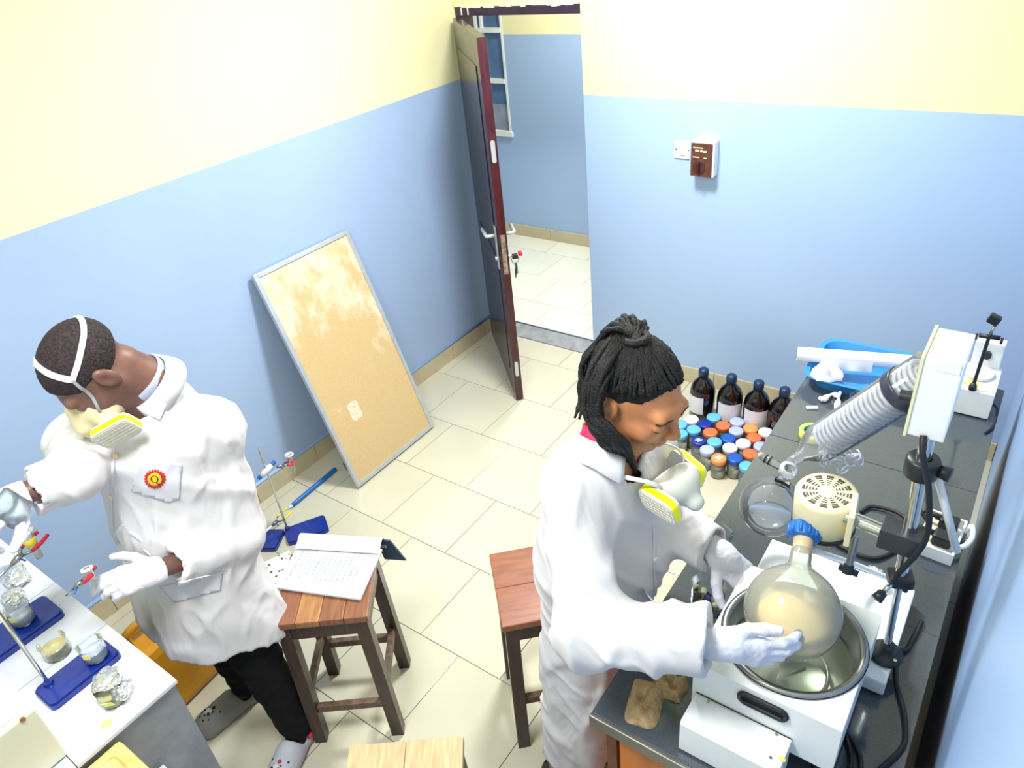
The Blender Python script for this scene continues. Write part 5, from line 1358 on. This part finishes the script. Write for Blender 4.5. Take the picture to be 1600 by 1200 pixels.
for px, py in ((181, 712), (175, 775), (176, 850)):
    h_ = hit(cbv, px, py)
    if h_[0]: MB().cyl(h_[0], h_[0]+h_[1]*.006, .0075, .0065, 14).build('button', mat('button_cream', (230, 214, 160), .4) if 'btn' not in M else M['btn'], man)
# gear emblem with the letter Q on the chest pocket
gear = []
for i in range(80):
    a = 2*math.pi*i/80; r_ = 16.0 if (i % 4) < 2 else 13.6; gear.append((242.5+r_*math.cos(a), 747+r_*.94*math.sin(a)))
em = decal(cbv, gear, .0055, 'gear_emblem', mat('emblem_red', (206, 24, 22), .6), man, 3.0)
circ = [(242.5+10.2*math.cos(a), 747+9.8*math.sin(a)) for a in np.linspace(0, 2*math.pi, 33)[:-1]]
decal(cbv, circ, .0064, 'emblem_disc', mat('emblem_yellow', (244, 186, 30), .6), em, 3.0)
h0 = hit(cbv, 242.5, 747)
if h0[0]:
    n_ = h0[1]; ex_ = (hit(cbv, 246, 747)[0]-h0[0]).normalized(); ey_ = n_.cross(ex_); ex_ = ey_.cross(n_); c_ = h0[0]+n_*.0068; sc_ = .00215
    qb = MB(); K = 24
    for i in range(K):
        a0, a1 = 2*math.pi*i/K, 2*math.pi*(i+1)/K
        def q_(a, t): 
            rx = 4.4 if t else 4.4-1.0-.5*abs(math.cos(a)); ry = 5.4 if t else 4.8
            return c_+ex_*(rx*math.cos(a)*sc_)+ey_*((ry*math.sin(a)+.5)*sc_)
        qb.add([q_(a0, 0), q_(a0, 1), q_(a1, 1), q_(a1, 0)], [(0, 1, 2, 3)])
    qb.add([c_+ex_*x_*sc_+ey_*y_*sc_ for x_, y_ in ((-.8, -3.6), (.6, -4.6), (3.0, -7.2), (5.6, -6.6), (5.4, -6.0), (3.6, -6.0), (1.6, -4.2))], [(0, 1, 2, 3, 4, 5, 6)])
    qb.build('letter_q', mat('emblem_ink', (20, 18, 20), .6), em)
# shirt collar ring at the neck
nbk = NB*.55+HM(0, -.025, -.06)*.45; nax = (HM(0, -.025, -.06)-NB).normalized()
collar(nbk-nax*.030, nax, hm*.7+hh*.3, .070, .030, .5, .006, 'shirt_collar', M['shirt_grey'], man)
collar(nbk-nax*.055, nax, hm*.8+hh*.2, .078, .036, .7, .024, 'coat_collar', M['coat_trim'], man)
# gloves
for W, u, n, lf, cu, e in ((Lw, lw_u, lw_n, True, lcurl, Le), (Rw, rw_u, rw_n, False, rcurl, Re)):
    S = SDF(); tips = hand_prims(S, W, u, n, lf, cu, .0 if lf else .04, gr=.0012)
    d = (e-W).normalized(); S.cone(W+d*.012, W-d*.03, .034, .030, .02, flat=(n, 1.25)); S.cyl(W+d*.012, W+d*.08, .06, .002)
    v, f = S.mesh(*bounds(tips+[W, W+d*.03], .04), .003, make_wrinkle(.0012, .02, 7, 8, (1, 1, 1)), .005); np_obj('glove', v, f, M['glove'], man)
    if lf: man_l_tips = tips
    else: man_r_tips = tips
# respirator
mp = thing('unused', 'x', 'x', (0, 0, 0)); bpy.data.objects.remove(mp)
S = SDF(); kk = 1.06
S.ell(HM(0, .078, -.046), (.064, .060, .062), HM.R, .02); S.cone(HM(0, .108, .006), HM(0, .140, -.035), .020, .032, .02); S.cone(HM(0, .115, -.06), HM(0, .150, -.070), .034, .028, .02)
for s in (-1, 1): S.cone(HM(s*.03, .10, -.055), HM(s*.062, .105, -.065), .026, .024, .015)
v, f = S.mesh(*bounds([HM(0, .09, -.04)], .11), .004); rsp = np_obj('respirator', v, f, M['mask_cream'], man)
MB().cyl(HM(0, .155, -.078), HM(0, .176, -.088), .022, .019, 18).build('exhale_valve', M['mask_grey'], rsp)
for s in (-1, 1):
    w_ = (HM.r*s*.90+HM.f*.12-HM.u*.10); cartridge(HM(s*.098, .112, -.070), (HM.f*.55+HM.u*.25-HM.r*s*.35), HM.u, w_, man, .108, .068)
def on_head(bv, p):
    c = HM(0, -.015, .02); d = (p-c).normalized(); r = bv.ray_cast(c+d*.25, -d); return (r[0], r[1])
def head_strap(bv, loc, wdt, off, name, m):
    pts = bez([HM(*q) for q in loc], 6); c = [on_head(bv, p) for p in pts]; c = [q for q in c if q[0] is not None]
    return strap_from(c, wdt, off, name, m, man)
head_strap(hbv, [(.078, .012, .060), (.066, .02, .10), (0, .015, .135), (-.066, .02, .10), (-.078, .012, .060)], .015, .0035, 'head_strap', M['strap_white'])
head_strap(hbv, [(.078, .012, .060), (.076, -.04, .062), (.05, -.10, .065), (0, -.12, .066), (-.05, -.10, .065), (-.076, -.04, .062), (-.078, .012, .060)], .013, .0035, 'head_strap', M['strap_white'])
for s in (-1, 1): head_strap(hbv, [(s*.078, .012, .060), (s*.08, .035, .03), (s*.07, .06, -.01), (s*.055, .085, -.035)], .007, .0045, 'side_strap', M['strap_grey'])
# clogs
M['clog'] = mat('grey_foam', (150, 150, 146), .7, var=.05); M['clog_pale'] = mat('pale_grey_foam', (186, 188, 200), .7, var=.04)
def clog(heel, toe, m, strap):
    heel = Vector(heel); toe = Vector(toe); d = (toe-heel).normalized(); s_ = V(-d.y, d.x, 0)
    S = SDF(); S.cone(heel+V(0, 0, .03)+d*.03, toe+V(0, 0, .025)-d*.05, .044, .052, .02, flat=(V(0, 0, 1), 1.1)); S.cone(heel+d*.02+V(0, 0, .05), heel+d*.03+V(0, 0, .02), .042, .044, .02)
    S.cone(heel+d*.12+V(0, 0, .05), toe+V(0, 0, .035)-d*.06, .046, .044, .02)
    S.cone(heel+d*.055+V(0, 0, .09), heel+d*.075+V(0, 0, .05), .040, .036, .012, 's'); S.plane(V(0, 0, .001), V(0, 0, -1))
    v, f = S.mesh(*bounds([heel, toe], .09), .004); o = np_obj('clog', v, f, m, man); bv = bvh_np(v, f)
    MB().tube([heel+d*.012+s_*.05*math.cos(a)+d*(.05-.065*math.sin(a))+V(0, 0, .055) for a in np.linspace(0, math.pi, 15)], .006, 6, flat=1.6).build('heel_strap', strap, o)
    random.seed(2)
    def drop(x, y): 
        r = bv.ray_cast(toe-d*x+s_*y+V(0, 0, .2), V(0, 0, -1)); return r
    for x, y in ((.055, .0), (.055, .024), (.055, -.024), (.08, .012), (.08, -.012), (.10, .03), (.10, -.03), (.04, .012), (.04, -.012)):
        r = drop(x, y)
        if r[0]: MB().cyl(r[0]-r[1]*.002, r[0]+r[1]*.0012, .0042, n=8).build('vent_hole', M['black_plastic'], o)
    r = drop(.07, .0)
    if r[0]:
        ch = MB().sphere(r[0]+r[1]*.004, (.016, .014, .006), None, 14, 8).build('shoe_charm', M['strap_white'], o)
    r = drop(.092, .004)
    if r[0]: MB().sphere(r[0]+r[1]*.004, (.007, .007, .005), None, 10, 6).build('shoe_charm', M['red_plastic'] if strap is M['red_plastic'] else M['black_plastic'], o)
    for yy in (-.009, .010):
        r = drop(.066, yy)
        if r[0]: MB().sphere(r[0]+r[1]*.009, (.006, .006, .004), None, 10, 6).build('shoe_charm', M['black_plastic'], o)
clog(V(-2.005, .745, 0), V(-2.04, .475, 0), M['clog'], M['clog'])
clog(V(-1.715, .725, 0), V(-1.615, .475, 0), M['clog_pale'], M['red_plastic'])

# vessel in his right hand, clamp in his left
fc = at(20, 797, D=1.375); fx_ = (at(60, 818, D=1.38)-fc).normalized()
vs_ = thing('glass_vessel', 'clear glass beaker being tipped by the man gloved right hand', 'beaker', fc)
MB().lathe([(0, -.045), (.034, -.045), (.038, -.038), (.038, .022), (.034, .030), (.036, .036)], fc, fx_, 32).build('glass', M['glass'], vs_)
MB().lathe([(0, -.043), (.033, -.043), (.036, -.036), (.036, -.012), (0, -.012)], fc, fx_, 28).build('contents', glassmat('clear_content', (240, 244, 248), .25, 1.33), vs_)
g0 = at(104, 930, D=1.40); g1 = at(122, 914, D=1.405)
lcp = thing('clamp', 'small clamp with red prongs pinched by the man left glove', 'clamp', g0)
clamp(lcp, g0, g1, M['red_plastic'], .014, .035)
MB().lathe([(0, -.014), (.010, -.014), (.012, .012), (.016, .013), (.016, .016), (.008, .016)], at(139, 896, D=1.41), V(-.2, .1, 1), 18).build('white_cup', M['white_plastic'], lcp)

# ================================================================== the woman
hw = V(.97, -.22, 0).normalized(); lw = V(-hw.y, hw.x, 0)
WNB = at(952, 698, D=1.285); WRs = at(898, 762, D=1.235); WLs = WRs+lw*.25+V(-.02, 0, -.05)
WRe = at(915, 985, D=1.04); WRw = at(1118, 1006, D=.935)
WLw = at(1122, 862, D=1.255); WLe = V(WLs.x+.02, WLs.y+.05, WLw.z+.0)
WCH = (WRs+WLs)/2+V(-.015, 0, -.10); WPE = V(-.735, 1.14, .93); WHM = V(-.765, 1.12, .22)
fw = V(.98, -.20, 0).normalized(); pw = math.radians(22)
HW = Frame(at(998, 617, D=1.285), fw*math.cos(pw)-V(0, 0, 1)*math.sin(pw), fw*math.sin(pw)+V(0, 0, 1)*math.cos(pw))
woman = thing('person', 'woman with tied black locs in white coat holding the flask', 'person', V(-.76, 1.12, 0))
# right hand cups the flask: fingers underneath, thumb on top
ru = (at(1215, 1024, D=.90)-WRw); rn = V(-.15, -.95, .10)
rcw = ((12, 26, 20), (14, 28, 20), (16, 30, 22), (18, 30, 22)); rth = ((.75, .60, .0), (.95, .28, .0), (1.0, .05, -.05))
lu_ = at(1172, 912, D=1.205)-WLw; ln_ = V(.35, -.35, .85); lcw = ((30, 30, 15), (34, 34, 18), (38, 36, 20), (42, 36, 20))
KW = 1.02
S = SDF(); head_prims(S, HW, KW, True)
S.cone(HW(0, -.03, -.06), WNB+V(0, 0, -.02), .050, .056, .03)
S.cone(WNB, WCH, .06, .10, .05, flat=(hw, 1.3)); S.cone(WRs, WLs, .042, .042, .04); S.cone(WCH, WPE, .105, .10, .05, flat=(hw, 1.3))
for a, b, c in ((WRs, WRe, WRw), (WLs, WLe, WLw)): S.cone(a, b, .042, .034, .02); S.cone(b, c, .034, .024, .02)
wfR, wfL = V(-.82, 1.05, .07), V(-.75, 1.22, .07)
for a, c in ((WPE-lw*.05, wfR), (WPE+lw*.05, wfL)): S.cone(a, c, .06, .036, .03); S.cone(c-V(0, 0, .035), c+hw*.14-V(0, 0, .035), .03, .024, .02)
hand_prims(S, WRw, ru, rn, False, rcw, .03, rth, -.0016, .95); hand_prims(S, WLw, lu_, ln_, True, lcw, .03, None, -.0016, .95)
lo, hi = bounds([HW.c+V(.1, .1, .14), HW.c-V(.1, .1, 0), WRs, WLs, WRe, WLe, WRw+ru.normalized()*.2, WLw+lu_.normalized()*.2, wfR-V(0, 0, .07), wfL+hw*.15], .09)
wv_, wf_ = S.mesh(lo, hi, .0042)
wb_ = np_obj('body', wv_, wf_, M['skin_woman'], woman); wbv = bvh_np(wv_, wf_)
# coat
wc_l = WLw-(WLw-WLe).normalized()*.012; wc_r = WRw-(WRw-WRe).normalized()*.012
WWA = V(-.69, 1.15, 1.07)
parts = [(WRs, WLs, .062, .062, .05), (WNB-V(0, 0, .06), WRs, .066, .062, .05), (WNB-V(0, 0, .06), WLs, .066, .062, .05),
         (WCH+V(0, 0, .03), WWA, .156, .176, .07, (hw, 1.25)), (WWA, WHM-V(0, 0, .05), .172, .142, .07, (hw, 1.26)),
         (WRs, WRe, .066, .074, .04), (WRe, wc_r, .074, .074, .035), (WLs, WLe, .066, .066, .035), (WLe, wc_l, .066, .062, .03)]
x1_ = make_wrinkle(.011, .26, 4, 31, (1, 1, .55)); x2_ = make_wrinkle(.0055, .13, 4, 32, (1, 1, .8))
def wfold(P):
    a = np.arctan2(P[:, 1]-1.12, P[:, 0]+.74); t = np.clip((.95-P[:, 2])/.5, 0, 1)
    return -.010*t*np.sin(5*a+.6*np.sin(2*a+P[:, 2]*5))
cv_, cf_ = coat(parts, WHM, V(0, 0, -1), ((WRe, wc_r), (WLe, wc_l)), (WNB-V(0, 0, .06), WNB*.4+HW.c*.6, .064), .0065, lambda P: x1_(P)+x2_(P), *bounds([WRs, WLs, WRe, WLe, wc_l, wc_r, WHM+V(.2, .2, 0), WHM-V(.2, .2, .05), WNB], .12), wfold)
np_obj('lab_coat', cv_, cf_, M['coat_white'], woman); wcb = bvh_np(cv_, cf_)
# locs: drawn over the scalp to a tie at the crown, then hanging
M['locs'] = mat('black_locs', (14, 13, 16), .6, var=.3, vscale=120, bump=1.0, bscale=260, spec=.35)
S = SDF(); S.ell(HW(0, -.020*KW, .036*KW), [.0775*KW, .0985*KW, .080*KW], HW.R)
S.plane(HW(0, .060, .074), HW.f*.80-HW.u*.50, .01); S.plane(HW(0, -.01, .012), -HW.u+HW.f*.12, .01)
for s in (-1, 1): S.ell(HW(s*.080, .045, .012), (.03, .042, .034), HW.R, .012, 's')
v, f = S.mesh(*bounds([HW.c], .15), .0035, make_wrinkle(.001, .012, 7, 3)); np_obj('scalp_hair', v, f, M['locs'], woman)
TIE = HW(.004, -.055, .128)
def skull(p):
    """point on the skull ellipsoid below direction p (head-local)"""
    c = Vector((0, -.020*KW, .036*KW)); d = p-c; r = Vector((.0775, .0985, .080))*KW
    k = 1/math.sqrt((d.x/r.x)**2+(d.y/r.y)**2+(d.z/r.z)**2); return c+d*k
random.seed(21); hb = MB(); tl = Vector((.004, -.050, .118))
hairline = [(-.080, -.032, .034), (-.080, -.016, .042), (-.078, .0, .052), (-.074, .016, .060), (-.066, .032, .066), (-.055, .046, .072), (-.042, .054, .078), (-.028, .059, .082), (-.014, .061, .083)]
hl = [Vector(p) for p in hairline]; hl = hl+[Vector((-p.x, p.y, p.z)) for p in reversed(hl)]
full = []
for i in range(len(hl)-1): full += [hl[i], (hl[i]+hl[i+1])/2]
full += [hl[-1]]
for i in range(17):                                                   # nape side
    a = math.pi*(i+.5)/17; full.append(Vector((.078*math.cos(a), -.03-.085*math.sin(a), -.012)))
for row, (sh, rr) in enumerate(((0.0, .0066), (.30, .0070))):
    for i, p0 in enumerate(full):
        if row and i % 2: continue
        p0 = p0.lerp(tl, max(0, sh+random.uniform(-.05, .09))); pts = []; amp = random.uniform(-.004, .004); m_ = 11
        for k in range(m_):
            t = k/(m_-1); q = skull(p0.lerp(tl, t)) if t < .96 else tl
            side = Vector((-(q.y), q.x, 0)).normalized()*amp*math.sin(t*math.pi*2+i)
            e = (q-Vector((0, -.02, .036))).normalized(); pts.append(HW(*(q+side+e*(.003+.012*t*t))))
        hb.tube(pts, [rr*(.85+.25*math.sin(k*2.1+i)) for k in range(m_)], 7)
hb.build('scalp_locs', M['locs'], woman)['kind'] = 'stuff'
MB().tube([TIE+(HW.r*math.cos(a)+(HW.f*.8+HW.u*.4)*math.sin(a))*.024 for a in np.linspace(0, 2*math.pi, 17)[:-1]], .009, 8, True).build('hair_tie', M['locs'], woman)
def loc_strand(pts, r0=.0075):
    b = bez(pts, 7); n = len(b); random.seed(len(b)*7+int(abs(b[-1].x)*1e4))
    return MB().tube(b, [r0*(.85+.2*math.sin(i*1.7+n)+.08*random.random())*(1 if i < n-3 else .8-.2*(i-n+3)) for i in range(n)], 7)
random.seed(33)
# down the back of the head, over the right shoulder to the chest
for i in range(24):
    j = lambda s: random.uniform(-s, s)
    t = i/23; P0 = TIE+HW.r*j(.016)+HW.f*j(.012)
    P1 = HW(-.020+j(.020), -.095+.03*t+j(.010), .120+j(.014))
    P2 = at(924+26*t+j(4), 585+j(8), D=1.270-.035*t+j(.006)); P3 = at(916+22*t+j(4), 648+j(6), D=1.240-.02*t+j(.006))
    px, py = 962+38*t+j(6), 716+30*t+j(10); hh_ = hit(wcb, px, py); dd_ = NH.dot(hh_[0])-.012 if hh_[0] is not None else 1.16
    P4 = at(942+34*t+j(4), 690+j(5), D=min(1.20-.015*t, (NH.dot(hit(wcb, 952+30*t, 690)[0])-.01) if hit(wcb, 952+30*t, 690)[0] is not None else 9))
    loc_strand([P0, P1, P2, P3, P4, at(px, py, D=dd_)]).build('loc', M['locs'], woman)
for i in range(12):
    j = lambda s: random.uniform(-s, s)
    P0 = TIE+HW.r*j(.016); P1 = HW(-.01+j(.03), -.105+j(.014), .108+j(.02)); P2 = HW(j(.05)-.01, -.135+j(.012), .0+j(.02))
    e = at(912+i*3+j(5), 640+j(14), D=1.33+j(.02)); P3 = P2.lerp(e, .55)+V(-.012, 0, .0)
    loc_strand([P0, P1, P2, P3, e]).build('loc', M['locs'], woman)
for ends in ([(938, 519), 1.31], [(921, 586), 1.33], [(905, 655), 1.30], [(898, 653), 1.31]):
    (px, py), D_ = ends; e = at(px, py, D=D_)
    a = TIE if py < 560 else HW(-.03, -.125, -.02 if py < 620 else -.09); mid = a.lerp(e, .5)+V(0, 0, .015); loc_strand([a, mid, e], .0065).build('loc', M['locs'], woman)
# brows, lips, lashes, earring
M['brow'] = mat('brow_dark', (58, 36, 28), .8); M['lip'] = mat('lip_tone', (136, 72, 62), .4)
def face_strip(loc, wdt, name, m, off=.0012):
    pts = bez([HW(*[c*KW for c in q]) for q in loc], 5); c = []
    for p in pts:
        o_ = p+HW.f*.08; r = wbv.ray_cast(o_, -HW.f)
        if r[0] is not None: c.append((r[0], r[1]))
    if len(c) > 2: strap_from(c, wdt, off, name, m, woman)
for s in (-1, 1):
    face_strip([(s*.014, .09, .021), (s*.03, .088, .026), (s*.048, .075, .020)], .0075, 'eyebrow', M['brow'])
    face_strip([(s*.018, .09, -.003), (s*.032, .095, -.007), (s*.046, .085, -.003)], .003, 'eyelashes', M['locs'])
face_strip([(-.022, .09, -.0555), (0, .1, -.0535), (.022, .09, -.0555)], .0015, 'mouth_line', mat('mouth_line', (84, 40, 36), .6), .0006)
er = HW(-.086*KW, .0, -.046)
MB().tube([er+HW.u*(.011*math.cos(a))+HW.f*(.007*math.sin(a))-HW.r*.003 for a in np.linspace(0, 2*math.pi, 17)[:-1]], .0018, 8, True).build('earring', M['chrome'], woman)
nax = (HW(0, -.03, -.06)-WNB).normalized(); nbk = WNB*.6+HW(0, -.03, -.06)*.4
collar(nbk-nax*.040, nax, hw, .066, .034, .9, .006, 'inner_collar', mat('pink_collar', (206, 40, 84), .8), woman)
collar(nbk-nax*.062, nax, hw, .074, .034, .9, .026, 'coat_collar', M['coat_trim'], woman)
decal(wcb, [(1019, 812), (1024, 812), (1026, 940), (1021, 940)], .002, 'placket', M['coat_trim'], woman)
for px, py in ((1024, 874),):
    h_ = hit(wcb, px, py)
    if h_[0]: MB().cyl(h_[0], h_[0]+h_[1]*.006, .007, .006, 14).build('button', M['coat_trim'], woman)
for W, u, n, lf, cu, e, th_ in ((WRw, ru, rn, False, rcw, WRe, rth), (WLw, lu_, ln_, True, lcw, WLe, None)):
    S = SDF(); tips = hand_prims(S, W, u, n, lf, cu, .03, th_, .0012, .95)
    d = (e-W).normalized(); S.cone(W+d*.03, W-d*.03, .034, .029, .02, flat=(n, 1.25)); S.cyl(W+d*.03, W+d*.10, .06, .002)
    v, f = S.mesh(*bounds(tips+[W, W+d*.04], .04), .003, make_wrinkle(.0012, .02, 7, 8, (1, 1, 1)), .005); np_obj('glove', v, f, M['glove'], woman)
# black shoes
for c in (wfR, wfL):
    S = SDF(); S.cone(c-V(0, 0, .035)-hw*.03, c+hw*.15-V(0, 0, .04), .045, .036, .02); S.plane(V(0, 0, .001), V(0, 0, -1)); S.cone(c+V(0, 0, .05), c, .045, .04, .02); S.plane(V(0, 0, .11), V(0, 0, 1))
    v, f = S.mesh(*bounds([c, c+hw*.2, c-hw*.08], .07), .006); np_obj('shoe', v, f, M['black_plastic'], woman)
# respirator hanging below her chin
h_ = hit(wcb, 1000, 800); dch = NH.dot(h_[0]) if h_[0] is not None else 1.12
CA = at(1031, 787, D=dch-.055); CB = at(1072, 733, D=dch+.065); MC = (CA+CB)/2
wsp = MB()
S = SDF(); S.ell(MC+hw*.005+V(0, 0, .012), (.052, .058, .046), np.array([npv(hw), npv(lw), [0, 0, 1]]).T, .01); S.ell(MC-hw*.02+V(0, 0, .045), (.044, .046, .046), np.array([npv(hw), npv(lw), [0, 0, 1]]).T, .01, 's')
S.cone(MC+hw*.03, MC+hw*.058-V(0, 0, .012), .022, .020, .015)
v, f = S.mesh(*bounds([MC], .10), .0035); rs_ = np_obj('respirator', v, f, M['mask_grey'], woman)
MB().cyl(MC+hw*.055-V(0, 0, .010), MC+hw*.068-V(0, 0, .016), .018, .016, 18).build('exhale_valve', M['mask_cream'], rs_)
cartridge(CA, hw+V(0, 0, .10)-lw*.12, V(0, 0, 1), -lw*.95-V(0, 0, .22), woman, .098, .060)
cartridge(CB, hw*.9-V(0, 0, .05)-lw*.2, V(0, 0, 1), lw*.85-V(0, 0, .25)+hw*.3, woman, .098, .060)
for s, C_ in ((-1, CA), (1, CB)):
    MB().tube(bez([MC+lw*s*.035+V(0, 0, .0), C_-hw*.02+V(0, 0, .045), WNB+lw*s*.075+hw*.03+V(0, 0, -.0), WNB+lw*s*.06-hw*.05+V(0, 0, .03)], 6), .0028, 6, flat=2.0).build('neck_strap', M['strap_white'], woman)
